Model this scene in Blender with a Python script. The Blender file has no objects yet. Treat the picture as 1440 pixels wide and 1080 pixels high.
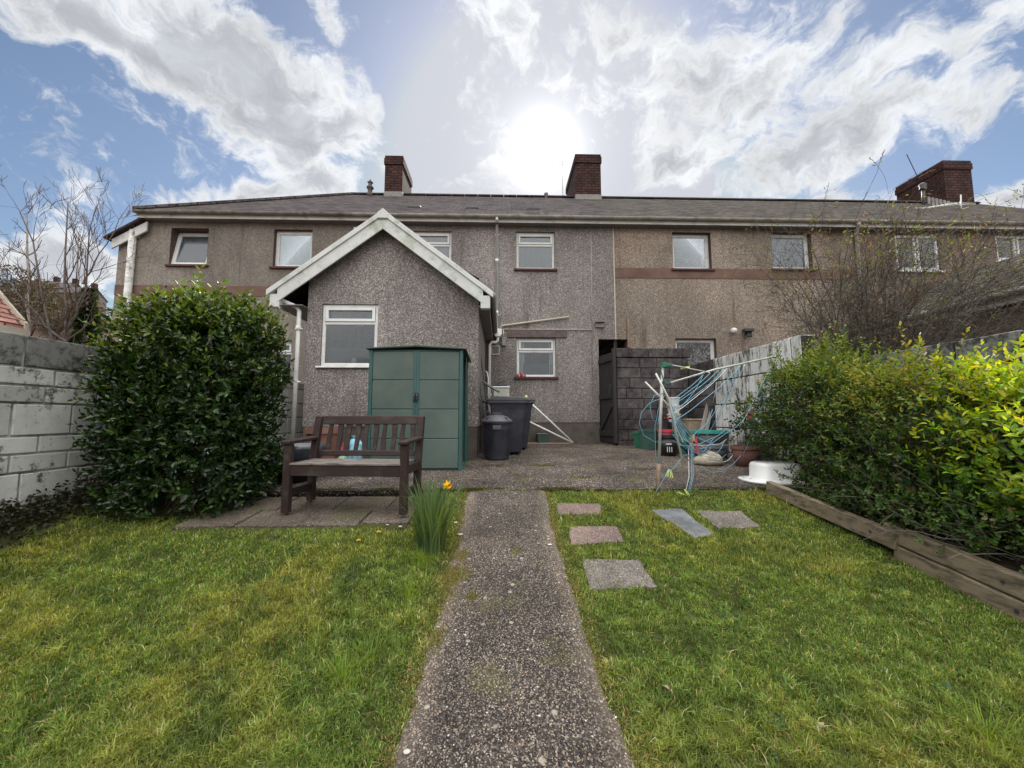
import bpy, bmesh, math, random
import numpy as np
from mathutils import Vector, Matrix, Euler, noise as mnoise
random.seed(7); rng = np.random.default_rng(11)
S = bpy.context.scene; COL = S.collection
R = math.radians
# ------------------------------------------------------------------ camera
F = 545.0
NGRASS = 620000; SKYS = .105; BACK_FILL = (2.15, 2.1, 2.05, 1); ZEN_FILL = (4.6, 4.55, 4.5, 1); EXPO = 0.18  # includes unseen clouds behind the camera and overhead, brightened as fill
CAM = Vector((0, 0, 1.35))
YAW = R(1.5); PIT = math.atan(48/F)
FW = Vector((math.sin(YAW)*math.cos(PIT), math.cos(YAW)*math.cos(PIT), math.sin(PIT)))
RT = Vector((math.cos(YAW), -math.sin(YAW), 0)); UP = RT.cross(FW)
def ray(px, py): return (FW + RT*((px-720)/F) + UP*((540-py)/F))
def at(px, py, Y):                       # survey helper: point on the plane y = Y
    d = ray(px, py); return CAM + d*(Y/d.y)
def atx(px, py, X):
    d = ray(px, py); return CAM + d*(X/d.x)
def sstep(a, b, x):
    t = min(1, max(0, (x-a)/(b-a))); return t*t*(3-2*t)
def slabz(y): return .482 + .09*(y-3.75)
def H(x, y):                             # garden surface
    if y >= 4.27: return .585 + .038*(y-4.27)
    b = -.199 + .177*max(y, -8)
    w = sstep(-2.9, -2.5, x)*(1-sstep(-1.0, -.75, x))*sstep(2.7, 3.35, y)
    b = b*(1-w) + (slabz(y)-.02)*w
    b += .10*math.exp(-((x+3.95)/.42)**2)*(1-sstep(3.6, 4.2, y))
    b += .012*mnoise.noise((x*1.3, y*1.3, 0)) + .008*mnoise.noise((x*4, y*4, 2))
    return b
def gp(px, py, dz=0):                    # where a ray meets the garden
    d = ray(px, py); t = .5
    while t < 40:
        p = CAM + d*t
        if p.z <= H(p.x, p.y)+dz: break
        t += .01
    return p
cam = bpy.data.cameras.new('camera'); co = bpy.data.objects.new('camera', cam); COL.objects.link(co)
cam.sensor_width = 36; cam.lens = F/1440*36; cam.clip_start = .05; cam.clip_end = 3000
co.location = CAM
co.matrix_world = Matrix.Translation(CAM) @ Matrix((RT, UP, -FW)).transposed().to_4x4()
S.camera = co
# ------------------------------------------------------------------ materials
def lin(c):
    return tuple(((v/255)/12.92 if v/255 <= .04045 else ((v/255+.055)/1.055)**2.4) for v in c)+(1,)
class NT:
    def __init__(s, m): s.t = m.node_tree; s.t.nodes.clear(); s.L = s.t.links
    def n(s, typ, _o=0, _p=None, **k):
        nd = s.t.nodes.new(typ)
        if _p:
            for a, b in _p.items(): setattr(nd, a, b)
        for key, v in k.items():
            key = key.replace('_', ' ')
            i = nd.inputs[int(key[1:])] if key[0] == 'i' and key[1:].isdigit() else nd.inputs[key]
            if isinstance(v, bpy.types.NodeSocket): s.L.new(v, i)
            else: i.default_value = v
        return nd.outputs[_o]
    def noise(s, v, sc, det=4, rough=.55, o=0):
        return s.n('ShaderNodeTexNoise', o, Vector=v, Scale=sc, Detail=det, Roughness=rough)
    def vor(s, v, sc, o=0, feat='F1', rnd=1):
        return s.n('ShaderNodeTexVoronoi', o, {'feature': feat}, Vector=v, Scale=sc, Randomness=rnd)
    def ramp(s, f, stops, interp='LINEAR'):
        nd = s.t.nodes.new('ShaderNodeValToRGB'); r = nd.color_ramp; r.interpolation = interp
        while len(r.elements) < len(stops): r.elements.new(.5)
        for e, (p, c) in zip(r.elements, stops):
            e.position = p; e.color = c if isinstance(c, tuple) and len(c) == 4 else (tuple(c)+(1,) if isinstance(c, tuple) else (c, c, c, 1))
        s.L.new(f, nd.inputs[0]); return nd.outputs[0]
    def mix(s, f, a, b, mode='MIX'):
        nd = s.t.nodes.new('ShaderNodeMix'); nd.data_type = 'RGBA'; nd.blend_type = mode
        for i, v in ((0, f), (6, a), (7, b)):
            if isinstance(v, bpy.types.NodeSocket): s.L.new(v, nd.inputs[i])
            else: nd.inputs[i].default_value = v
        return nd.outputs[2]
    def m(s, op, a, b=0., c=None, clamp=False):
        nd = s.t.nodes.new('ShaderNodeMath'); nd.operation = op; nd.use_clamp = clamp
        for i, v in ((0, a), (1, b), (2, c)):
            if v is None: continue
            if isinstance(v, bpy.types.NodeSocket): s.L.new(v, nd.inputs[i])
            else: nd.inputs[i].default_value = v
        return nd.outputs[0]
    def vm(s, op, a, b=None, o=0, sc=None):
        nd = s.t.nodes.new('ShaderNodeVectorMath'); nd.operation = op
        for i, v in ((0, a), (1, b)):
            if v is None: continue
            if isinstance(v, bpy.types.NodeSocket): s.L.new(v, nd.inputs[i])
            else: nd.inputs[i].default_value = v
        if sc is not None: nd.inputs['Scale'].default_value = sc
        return nd.outputs[o]
    def obj(s): return s.n('ShaderNodeTexCoord', 3)
    def pos(s): return s.n('ShaderNodeNewGeometry', 0)
    def uv(s): return s.n('ShaderNodeTexCoord', 2)
    def bump(s, h, st=.3, d=.01, nrm=None):
        k = dict(Height=h, Strength=st, Distance=d)
        if nrm is not None: k['Normal'] = nrm
        return s.n('ShaderNodeBump', 0, None, **k)
    def pbr(s, col, rough=.8, nrm=None, spec=.3, metal=0., **k):
        a = dict(Base_Color=col, Roughness=rough, Specular_IOR_Level=spec, Metallic=metal)
        if nrm is not None: a['Normal'] = nrm
        a.update(k)
        nd = s.t.nodes.new('ShaderNodeBsdfPrincipled')
        for key, v in a.items():
            i = nd.inputs[key.replace('_', ' ')]
            if isinstance(v, bpy.types.NodeSocket): s.L.new(v, i)
            else: i.default_value = v
        return nd.outputs[0]
    def out(s, sh, vol=None):
        o = s.t.nodes.new('ShaderNodeOutputMaterial'); s.L.new(sh, o.inputs[0])
MATS = {}
def newmat(name):
    m = bpy.data.materials.new(name); m.use_nodes = True; MATS[name] = m; return m, NT(m)
def g(v): return (v, v, v, 1)
def plain(name, c, rough=.5, var=.25, scale=6, spec=.4, metal=0., bump=.15, bscale=60, dirt=None, dirtamt=.5):
    m, t = newmat(name); p = t.pos()
    n1 = t.noise(p, scale, 5); f = t.ramp(n1, [(.3, 1-var), (.7, 1+var*.6)])
    col = t.mix(1., c, f, 'MULTIPLY')
    if dirt:
        d = t.noise(p, scale*.8, 8, .7); col = t.mix(t.m('MULTIPLY', t.ramp(d, [(.5, 0.), (.68, 1.)]), dirtamt), col, dirt)
    b = t.bump(t.noise(p, bscale, 4), bump, .004)
    t.out(t.pbr(col, t.ramp(n1, [(.2, max(0, rough-.12)), (.8, min(1, rough+.12))]), b, spec, metal)); return m
def pebble(name, cols, scale, mort, stain=.25, bst=.5, warm=None):
    m, t = newmat(name); p = t.pos()
    vc = t.vor(p, scale, 1); vd = t.vor(p, scale, 0)
    r = t.n('ShaderNodeSeparateColor', 0, None, Color=vc)
    stops = [(i/len(cols), c) for i, c in enumerate(cols)]
    col = t.ramp(r, stops, 'CONSTANT')
    vc2 = t.n('ShaderNodeSeparateColor', 1, None, Color=t.vor(p, scale*.37, 1))
    col = t.mix(.35, col, t.mix(1., col, t.ramp(vc2, [(0, .45), (1, 1.6)]), 'MULTIPLY'))
    col = t.mix(t.ramp(vd, [(.35, 0.), (.75, .6)]), col, mort)
    st = t.noise(t.vm('MULTIPLY', p, (1, 1, .45)), .8, 8, .62)
    col = t.mix(1., col, t.ramp(st, [(.25, 1-stain), (.75, 1+stain*.7)]), 'MULTIPLY')
    st2 = t.noise(p, .33, 6, .6); col = t.mix(1., col, t.ramp(st2, [(.35, .82), (.65, 1.12)]), 'MULTIPLY')
    stk = t.noise(t.vm('MULTIPLY', p, (5, 5, .35)), 1., 7, .65); sm_ = t.noise(p, .6, 3)
    col = t.mix(t.m('MULTIPLY', t.ramp(stk, [(.52, 0.), (.7, .8)]), t.ramp(sm_, [(.4, 0.), (.55, 1.)])), col, (.07, .06, .05, 1))
    if warm:
        n2 = t.noise(p, .45, 5, .6); col = t.mix(t.ramp(n2, [(.42, 0.), (.7, .55)]), col, t.mix(1., col, warm, 'MULTIPLY'))
    b = t.bump(vd, bst, .01)
    t.out(t.pbr(col, .9, b, .2)); return m
M = {}
M['peb'] = pebble('pebbledash', [(.12, .105, .10, 1), (.26, .232, .22, 1), (.38, .35, .335, 1), (.19, .168, .16, 1), (.52, .49, .465, 1), (.27, .23, .213, 1), (.15, .13, .123, 1)], 84, (.225, .2, .19, 1), .36, .6)
M['rough_l'] = pebble('roughcast_grey_brown', [(.18, .158, .135, 1), (.28, .25, .218, 1), (.24, .212, .184, 1), (.35, .315, .28, 1), (.20, .175, .152, 1)], 80, (.22, .195, .168, 1), .4, .5)
M['rough_r'] = pebble('roughcast_tan', [(.17, .14, .115, 1), (.33, .285, .238, 1), (.26, .22, .183, 1), (.44, .39, .335, 1), (.16, .132, .11, 1)], 76, (.25, .205, .165, 1), .38, .5, (1.1, .92, .85, 1))
M['rough_p'] = pebble('roughcast_pinkish', [(.16, .12, .1, 1), (.25, .19, .16, 1), (.2, .15, .13, 1), (.31, .25, .22, 1)], 80, (.18, .135, .115, 1), .32, .5)
M['band'] = plain('brown_band_render', (.17, .105, .085, 1), .85, .3, 3, .2, bump=.5, bscale=70)
M['plinth'] = plain('cement_plinth', (.12, .105, .092, 1), .9, .35, 4, .2, bump=.5, bscale=40, dirt=(.05, .055, .035, 1), dirtamt=.6)
M['lintel'] = plain('lintel_render', (.14, .11, .105, 1), .9, .35, 8, .2, bump=.6, bscale=50)
M['reveal'] = plain('brown_reveal', (.10, .07, .06, 1), .8, .2, 8, .2)
M['sill'] = plain('red_sill_paint', (.085, .03, .03, 1), .6, .35, 9, .3, dirt=(.05, .04, .035, 1))
M['upvc'] = plain('white_upvc', (.74, .75, .74, 1), .35, .06, 6, .5, bump=.03, dirt=(.35, .36, .3, 1), dirtamt=.35)
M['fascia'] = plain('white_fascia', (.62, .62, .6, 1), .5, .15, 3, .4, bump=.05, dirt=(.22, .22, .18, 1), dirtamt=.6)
M['barge'] = plain('barge_board_white', (.60, .62, .61, 1), .5, .1, 4, .35, bump=.04, dirt=(.26, .3, .2, 1), dirtamt=.8)
M['gutter_l'] = plain('pale_grey_gutter', (.42, .41, .37, 1), .6, .3, 5, .3, bump=.2, dirt=(.15, .14, .1, 1), dirtamt=.8)
M['gutter'] = plain('mossy_grey_gutter', (.27, .26, .23, 1), .7, .4, 7, .3, bump=.3, dirt=(.08, .08, .05, 1), dirtamt=.9)
M['pipe'] = plain('white_pipe', (.78, .79, .77, 1), .45, .1, 5, .4, bump=.05, dirt=(.3, .3, .26, 1), dirtamt=.35)
M['pipe_old'] = plain('flaking_white_pipe', (.55, .55, .52, 1), .6, .25, 10, .3, bump=.3, dirt=(.1, .08, .06, 1), dirtamt=1)
M['conduit'] = plain('cream_conduit', (.5, .45, .37, 1), .6, .15, 8, .3)
M['darkmetal'] = plain('dark_metal', (.04, .04, .045, 1), .5, .3, 9, .5)
M['lead'] = plain('pale_flashing', (.25, .24, .225, 1), .7, .3, 9, .3)
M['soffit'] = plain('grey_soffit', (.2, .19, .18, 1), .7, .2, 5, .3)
def slate(name, a, b, moss):
    m, t = newmat(name); u = t.uv()
    w = t.vm('ADD', u, t.vm('SCALE', t.n('ShaderNodeTexNoise', 1, Vector=u, Scale=2.5, Detail=3.), sc=.03))
    br = t.n('ShaderNodeTexBrick', 0, {'offset': .5}, Vector=w, Color1=(.35, .35, .35, 1), Color2=(1, 1, 1, 1), Mortar=(.0, .0, .0, 1), Scale=1., Mortar_Size=.008, Brick_Width=.27, Row_Height=.2, Bias=0.)
    n1 = t.noise(u, 9, 8, .7); col = t.mix(n1, a, b)
    col = t.mix(1., col, t.ramp(br, [(0, .15), (.25, .5), (1, 1.5)]), 'MULTIPLY')
    sp = t.noise(t.vm('MULTIPLY', u, (3, 9, 1)), 2.2, 8, .75); col = t.mix(1., col, t.ramp(sp, [(.35, .45), (.65, 1.6)]), 'MULTIPLY')
    mo = t.noise(t.vm('MULTIPLY', u, (1.2, 2.6, 1)), 1.7, 9, .72)
    col = t.mix(t.ramp(mo, [(.5, 0.), (.66, .75)]), col, moss)
    t.out(t.pbr(col, .85, t.bump(br, .9, .03, t.bump(sp, .5, .02)), .12)); return m
M['slate'] = slate('slate_roof', (.028, .023, .024, 1), (.085, .069, .07, 1), (.09, .08, .064, 1))
M['slate_w'] = slate('weathered_slate_roof', (.028, .024, .022, 1), (.09, .077, .066, 1), (.095, .09, .06, 1))
def brick(name, a, b, mort, bw=.225, rh=.075, ms=.012, stain=.4):
    m, t = newmat(name); u = t.uv()
    w = t.vm('ADD', u, t.vm('SCALE', t.n('ShaderNodeTexNoise', 1, Vector=u, Scale=6., Detail=3.), sc=.008))
    br = t.n('ShaderNodeTexBrick', 0, {'offset': .5}, Vector=w, Color1=a, Color2=b, Mortar=mort, Scale=1., Mortar_Size=ms, Brick_Width=bw, Row_Height=rh, Bias=0., Mortar_Smooth=.3)
    fac = t.n('ShaderNodeTexBrick', 1, {'offset': .5}, Vector=w, Scale=1., Mortar_Size=ms, Brick_Width=bw, Row_Height=rh, Mortar_Smooth=.3)
    n1 = t.noise(t.pos(), 3, 8, .7)
    col = t.mix(1., br, t.ramp(n1, [(.3, 1-stain), (.7, 1+stain*.5)]), 'MULTIPLY')
    h = t.m('SUBTRACT', 1., fac)
    t.out(t.pbr(col, .88, t.bump(h, .8, .012, t.bump(t.noise(t.pos(), 60, 4), .4, .004)), .2)); return m
M['brick'] = brick('red_brick', (.05, .023, .02, 1), (.10, .042, .035, 1), (.022, .018, .017, 1), .24, .095, .018, .6)
M['redtile'] = brick('pink_red_tiles', (.42, .2, .16, 1), (.52, .27, .22, 1), (.1, .06, .05, 1), .3, .09, .014)
M['oldtile'] = brick('mossy_tiles', (.08, .07, .055, 1), (.14, .12, .09, 1), (.02, .02, .016, 1), .3, .16, .02, .6)
def paintwall(name, paint, under, lo, hi, grime, scale=14, vert=1.):
    m, t = newmat(name); p = t.pos()
    q = t.vm('MULTIPLY', p, (1, 1, vert))
    isl = t.n('ShaderNodeNewGeometry', 8)
    n1 = t.noise(q, scale, 10, .72); n2 = t.noise(q, scale*.2, 5, .6)
    f = t.ramp(t.m('ADD', t.m('MULTIPLY', n1, .65), t.m('MULTIPLY', n2, .35)), [(lo, 1.), (hi, 0.)])
    col = t.mix(f, paint, under)
    gr = t.noise(q, 1.3, 8, .65)
    col = t.mix(1., col, t.ramp(gr, [(.3, 1-grime), (.7, 1.05)]), 'MULTIPLY')
    col = t.mix(1., col, t.ramp(isl, [(0, .78), (1, 1.15)]), 'MULTIPLY')
    speck = t.ramp(t.vor(p, 70, 0), [(.08, 1.), (.2, 0.)])
    sp2 = t.ramp(t.noise(p, 9, 3), [(.55, 0.), (.62, 1.)])
    col = t.mix(t.m('MULTIPLY', t.m('MULTIPLY', speck, sp2), .7), col, under)
    t.out(t.pbr(col, .85, t.bump(n1, .5, .008, t.bump(t.noise(p, 90, 4), .4, .004)), .25)); return m
M['lw_white'] = paintwall('left_wall_white_paint', (.58, .59, .565, 1), (.11, .11, .10, 1), .40, .47, .45)
M['lw_fresh_lifted'] = paintwall('fresh_white_shade_lifted', (.72, .73, .71, 1), (.4, .4, .38, 1), .38, .45, .2)  # fresh pale blocks, colour raised to offset the shade beside the extension
M['lw_top'] = paintwall('left_wall_top_grey', (.25, .25, .24, 1), (.05, .05, .045, 1), .43, .54, .45)
M['rw_white'] = paintwall('right_wall_white_paint', (.72, .73, .71, 1), (.13, .13, .11, 1), .44, .51, .3, 14, .3)
M['darkblock'] = paintwall('dark_block', (.155, .138, .138, 1), (.045, .04, .04, 1), .42, .62, .45, 8)
M['mortar'] = plain('dark_mortar', (.045, .04, .038, 1), .95, .4, 8, .1)
M['mortar_w'] = plain('painted_mortar', (.3, .31, .3, 1), .9, .6, 5, .1, dirt=(.04, .04, .035, 1), dirtamt=.9)
def concrete(name, scale, cols, fine, fw, stain, mossc, mossamt, bst=.8, edge=None):
    m, t = newmat(name); p = t.pos()
    d = t.n('ShaderNodeTexNoise', 1, Vector=p, Scale=scale*.8, Detail=2.)
    q = t.vm('ADD', p, t.vm('SCALE', d, sc=.35/scale))
    v1 = t.vor(q, scale, 0); c1 = t.n('ShaderNodeSeparateColor', 0, None, Color=t.vor(q, scale, 1))
    v2 = t.vor(q, scale*2.7, 0); c2 = t.n('ShaderNodeSeparateColor', 1, None, Color=t.vor(q, scale*2.7, 1))
    colA = t.ramp(c1, cols, 'CONSTANT'); colB = t.ramp(c2, fine, 'LINEAR')
    maskA = t.ramp(t.m('ADD', v1, t.m('MULTIPLY', c2, .12)), [(.28, 1.), (.42, 0.)])
    sel = t.ramp(t.n('ShaderNodeSeparateColor', 2, None, Color=t.vor(q, scale, 1)), [(fw, 0.), (fw+.02, 1.)])
    ma = t.m('MULTIPLY', maskA, sel)
    col = t.mix(ma, colB, colA)
    st = t.noise(p, 1.6, 9, .66)
    col = t.mix(1., col, t.ramp(st, [(.28, 1-stain), (.72, 1+stain*.8)]), 'MULTIPLY')
    if mossamt:
        mo = t.noise(p, 2.6, 9, .7); mf = t.noise(p, 60, 3, .6)
        f = t.m('MULTIPLY', t.ramp(mo, [(.54, 0.), (.64, 1.)]), t.ramp(mf, [(.4, .2), (.6, 1.)]))
        col = t.mix(t.m('MULTIPLY', f, mossamt), col, mossc)
    if name in ('aggregate_path', 'patio_concrete'):
        hv = t.vor(p, 5.5, 0); hm = t.ramp(t.m('ADD', hv, t.m('MULTIPLY', t.noise(p, 40, 3), .05)), [(.055, 1.), (.075, 0.)]); col = t.mix(t.m('MULTIPLY', hm, .85), col, (.012, .01, .009, 1))
        lc = t.vor(q, 13, 0); ls = t.n('ShaderNodeSeparateColor', 0, None, Color=t.vor(q, 13, 1)); lm = t.m('MULTIPLY', t.ramp(lc, [(.12, 1.), (.2, 0.)]), t.ramp(ls, [(.7, 0.), (.72, .75)])); col = t.mix(lm, col, (.36, .33, .27, 1))
    if name == 'aggregate_path':
        ed = t.n('ShaderNodeAttribute', 2, {'attribute_name': 'edge'}); en = t.noise(p, 9, 6, .7)
        col = t.mix(t.m('MULTIPLY', ed, t.ramp(en, [(.3, .25), (.6, 1.)])), col, t.mix(.5, t.mix(1., col, (2.1, 1.9, 1.7, 1), 'MULTIPLY'), (.21, .18, .14, 1)))
    h = t.m('ADD', t.m('MULTIPLY', ma, .6), t.m('MULTIPLY', t.m('SUBTRACT', 1., v2), .5))
    t.out(t.pbr(col, .88, t.bump(h, bst, .006), .25)); return m
cA = [(0, (.05, .045, .042, 1)), (.2, (.12, .1, .085, 1)), (.38, (.2, .17, .14, 1)), (.52, (.07, .065, .065, 1)), (.66, (.3, .24, .17, 1)), (.76, (.15, .14, .14, 1)), (.88, (.36, .33, .28, 1)), (.97, (.55, .52, .47, 1))]
M['path'] = concrete('aggregate_path', 66, cA, [(0, (.012, .0095, .0085, 1)), (.45, (.044, .035, .031, 1)), (.8, (.10, .08, .067, 1)), (1, (.32, .27, .21, 1))], .45, .6, (.13, .12, .03, 1), .4)
M['patio'] = concrete('patio_concrete', 34, cA, [(0, (.012, .009, .008, 1)), (.5, (.05, .038, .033, 1)), (.85, (.10, .079, .067, 1)), (1, (.40, .34, .28, 1))], .5, .7, (.12, .12, .04, 1), .8, .8)
M['slabp'] = concrete('worn_pink_slab', 60, cA, [(0, (.09, .06, .052, 1)), (.5, (.17, .12, .105, 1)), (1, (.3, .23, .2, 1))], .6, .5, (.12, .12, .04, 1), .3, .4)
M['slabg'] = concrete('worn_grey_slab', 60, cA, [(0, (.06, .052, .047, 1)), (.5, (.13, .114, .1, 1)), (1, (.26, .23, .2, 1))], .6, .5, (.12, .12, .04, 1), .2, .4)
M['slabb'] = concrete('damp_brown_paving', 60, cA, [(0, (.035, .027, .02, 1)), (.5, (.085, .067, .052, 1)), (1, (.2, .165, .13, 1))], .6, .6, (.07, .085, .025, 1), .9, .4)
M['slatestone'] = plain('slate_slab', (.13, .14, .15, 1), .6, .55, 6, .3, bump=.6, bscale=30, dirt=(.24, .25, .22, 1), dirtamt=.9)
M['soil'] = plain('soil', (.035, .026, .018, 1), .95, .5, 14, .1, bump=1., bscale=40)
M['turf'] = plain('turf_soil', (.055, .06, .018, 1), .95, .5, 14, .1, bump=1., bscale=50)
M['land'] = plain('rough_grassland', (.075, .055, .038, 1), .95, .5, .15, .1, bump=.3, bscale=2, dirt=(.09, .06, .045, 1), dirtamt=.8)
def wood(name, a, b, wear, wearamt, sx=(1, 14, 14), scale=3, rough=.6, lo=.5, hi=.64):
    m, t = newmat(name); p = t.obj(); q = t.vm('MULTIPLY', p, sx)
    n1 = t.noise(q, scale, 8, .65); col = t.mix(n1, a, b)
    w = t.noise(q, scale*1.7, 8, .7); col = t.mix(t.m('MULTIPLY', t.ramp(w, [(lo, 0.), (hi, 1.)]), wearamt), col, wear)
    t.out(t.pbr(col, rough, t.bump(n1, .5, .004), .3)); return m
M['bench'] = wood('brown_stained_wood', (.018, .011, .010, 1), (.042, .024, .022, 1), (.16, .14, .125, 1), .2, (1, 8, 1))
M['bench_w'] = wood('worn_bench_slats', (.045, .032, .027, 1), (.09, .072, .062, 1), (.26, .23, .21, 1), .75, (1, 16, 10), 3, .75, .42, .56)
M['sleeper'] = wood('weathered_timber', (.13, .10, .07, 1), (.30, .24, .17, 1), (.07, .065, .04, 1), 1., (9, 1.0, 4), 3.0, .9, .45, .62)
M['gate'] = wood('black_gate_wood', (.022, .018, .02, 1), (.045, .038, .04, 1), (.09, .08, .08, 1), .3, (12, 12, 1), 3, .7)
M['plank'] = wood('grey_plank', (.2, .18, .16, 1), (.33, .3, .27, 1), (.12, .11, .1, 1), .5, (12, 12, 1), 3, .8)
M['shed'] = plain('grey_green_steel', (.088, .128, .112, 1), .45, .25, 1.6, .45, bump=.05, bscale=8, dirt=(.14, .15, .12, 1), dirtamt=.55)
M['shed_t'] = plain('teal_green_trim', (.035, .105, .10, 1), .4, .15, 3, .5, bump=.02)
M['shed_r'] = plain('dark_green_roof', (.028, .06, .05, 1), .45, .2, 4, .5)
M['bin'] = plain('navy_black_plastic', (.028, .028, .042, 1), .42, .3, 5, .45, bump=.08, dirt=(.09, .09, .095, 1), dirtamt=.3)
M['bin_l'] = plain('dusty_grey_plastic', (.085, .085, .1, 1), .5, .3, 5, .45, bump=.08)
M['white_pl'] = plain('white_plastic', (.68, .68, .66, 1), .35, .12, 8, .5)
M['cream_pl'] = plain('cream_plastic', (.5, .5, .42, 1), .5, .15, 8, .4)
M['black_pl'] = plain('black_plastic', (.018, .018, .02, 1), .35, .2, 8, .5)
M['enamel'] = plain('white_enamel', (.78, .79, .78, 1), .15, .05, 4, .6, bump=.01)
M['terra'] = plain('terracotta', (.27, .13, .10, 1), .85, .25, 8, .2, dirt=(.3, .2, .15, 1), dirtamt=.4)
M['terra_d'] = plain('dull_terracotta', (.2, .1, .085, 1), .8, .3, 8, .2)
M['glaze'] = plain('dark_blue_glaze', (.05, .06, .075, 1), .2, .4, 4, .5)
M['green_pl'] = plain('green_plastic', (.03, .14, .09, 1), .4, .2, 6, .4)
M['dkgreen_pl'] = plain('dark_green_plastic', (.04, .09, .075, 1), .5, .2, 6, .4)
M['teal_pl'] = plain('teal_plastic', (.05, .3, .26, 1), .4, .2, 6, .4)
M['red_pl'] = plain('red_plastic', (.55, .05, .08, 1), .4, .15, 6, .4)
M['maroon'] = plain('maroon_tub', (.3, .07, .1, 1), .45, .2, 6, .4)
M['lime'] = plain('lime_plastic', (.6, .75, .25, 1), .4, .1, 6, .4)
M['pinewood'] = plain('pine_wood', (.55, .38, .22, 1), .7, .2, 30, .3)
M['grey_pl'] = plain('grey_plastic', (.15, .16, .17, 1), .5, .2, 6, .4)
M['tan'] = plain('tan_card', (.33, .27, .19, 1), .85, .25, 7, .2)
M['sack'] = plain('tan_sack', (.4, .33, .24, 1), .75, .3, 9, .3, bump=.6, bscale=25)
M['bluecloth'] = plain('pale_blue_plastic', (.25, .52, .65, 1), .45, .3, 22, .4, bump=.8, bscale=30)
M['gnome_r'] = plain('red_glaze', (.4, .05, .06, 1), .4, .2, 9)
M['gnome_g'] = plain('pale_green_glaze', (.3, .45, .33, 1), .4, .3, 12)
M['skin'] = plain('painted_face', (.6, .35, .27, 1), .6, .1, 12)
M['alu'] = plain('dull_aluminium', (.5, .5, .46, 1), .5, .2, 9, .5, .35, dirt=(.25, .2, .15, 1), dirtamt=.5)
M['rust'] = plain('rusty_tube', (.25, .17, .12, 1), .7, .4, 12, .3)
M['line'] = plain('blue_line', (.16, .36, .48, 1), .5, .2, 20, .4)
M['line_w'] = plain('pale_line', (.6, .64, .64, 1), .5, .2, 20, .4)
M['yellow'] = plain('daffodil_yellow', (.85, .58, .02, 1), .5, .1, 20, .3)
M['orange'] = plain('daffodil_trumpet', (.85, .45, .01, 1), .5, .1, 20, .3)
M['pebw'] = plain('pale_pebble', (.5, .48, .43, 1), .7, .3, 15, .3)
M['pebt'] = plain('tan_pebble', (.3, .2, .13, 1), .7, .4, 15, .3)
M['pebg'] = plain('grey_pebble', (.1, .095, .09, 1), .7, .5, 15, .3)
M['bark'] = plain('grey_bark', (.13, .11, .1, 1), .85, .4, 18, .2, bump=.6, bscale=60)
M['bark_b'] = plain('pale_birch_bark', (.33, .29, .25, 1), .8, .5, 14, .2, bump=.5, bscale=50)
M['twig'] = plain('brown_twigs', (.105, .075, .06, 1), .85, .4, 10, .2)
M['twig_r'] = plain('grey_green_twigs', (.10, .092, .076, 1), .85, .5, 6, .2)
M['dry'] = plain('dry_stalks', (.3, .24, .16, 1), .85, .3, 10, .2)
M['farwall'] = plain('far_house_wall', (.17, .14, .125, 1), .9, .4, .3, .2)
M['farroof'] = plain('far_house_roof', (.09, .078, .075, 1), .8, .3, .5, .2)
M['farwin'] = plain('far_window', (.05, .06, .07, 1), .2, .1, 1, .5)
M['conifer'] = plain('dark_conifer', (.02, .035, .015, 1), .9, .4, 2, .1)
M['curt_w'] = plain('net_curtain', (.85, .87, .87, 1), .9, .15, 20, .1)
M['curt_p'] = plain('mauve_curtain', (.75, .62, .70, 1), .9, .15, 20, .1)
M['blind'] = plain('grey_blind', (.13, .15, .16, 1), .8, .1, 5, .2)
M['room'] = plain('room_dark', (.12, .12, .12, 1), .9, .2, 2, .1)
def glassmat():
    m, t = newmat('window_glass'); p = t.pos()
    fr = t.n('ShaderNodeFresnel', 0, None, IOR=1.75)
    gl = t.n('ShaderNodeBsdfGlossy', 0, None, Color=(.95, .97, 1, 1), Roughness=.14)
    tr = t.n('ShaderNodeBsdfTransparent', 0, None, Color=(.8, .84, .85, 1))
    t.out(t.n('ShaderNodeMixShader', 0, None, i0=fr, i1=tr, i2=gl)); return m
M['glass'] = glassmat()
def patglass():
    m, t = newmat('patterned_glass'); p = t.pos()
    v = t.noise(t.vm('ADD', p, t.vm('SCALE', t.n('ShaderNodeTexNoise', 1, Vector=p, Scale=9., Detail=2.), sc=.25)), 16, 5, .7)
    t.out(t.pbr(t.ramp(v, [(.42, .04), (.5, .08), (.6, .26)]), .25, t.bump(v, .5, .01), .6)); return m
M['pglass'] = patglass()
def leafmat(name, rough=.45, trans=.35, spec=.4):
    m, t = newmat(name); c = t.n('ShaderNodeAttribute', 0, {'attribute_name': 'col'})
    p1 = t.pbr(c, rough, None, spec)
    tr = t.n('ShaderNodeBsdfTranslucent', 0, None, Color=t.mix(1., c, (2.0, 1.7, .55, 1), 'MULTIPLY'))
    t.out(t.n('ShaderNodeMixShader', 0, None, i0=trans, i1=p1, i2=tr)); return m
M['leaf'] = leafmat('leaf', .5, .35, .3); M['leafgloss'] = leafmat('glossy_leaf', .3, .25, .5); M['grass'] = leafmat('grass_blade', .6, .45, .2)
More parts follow.
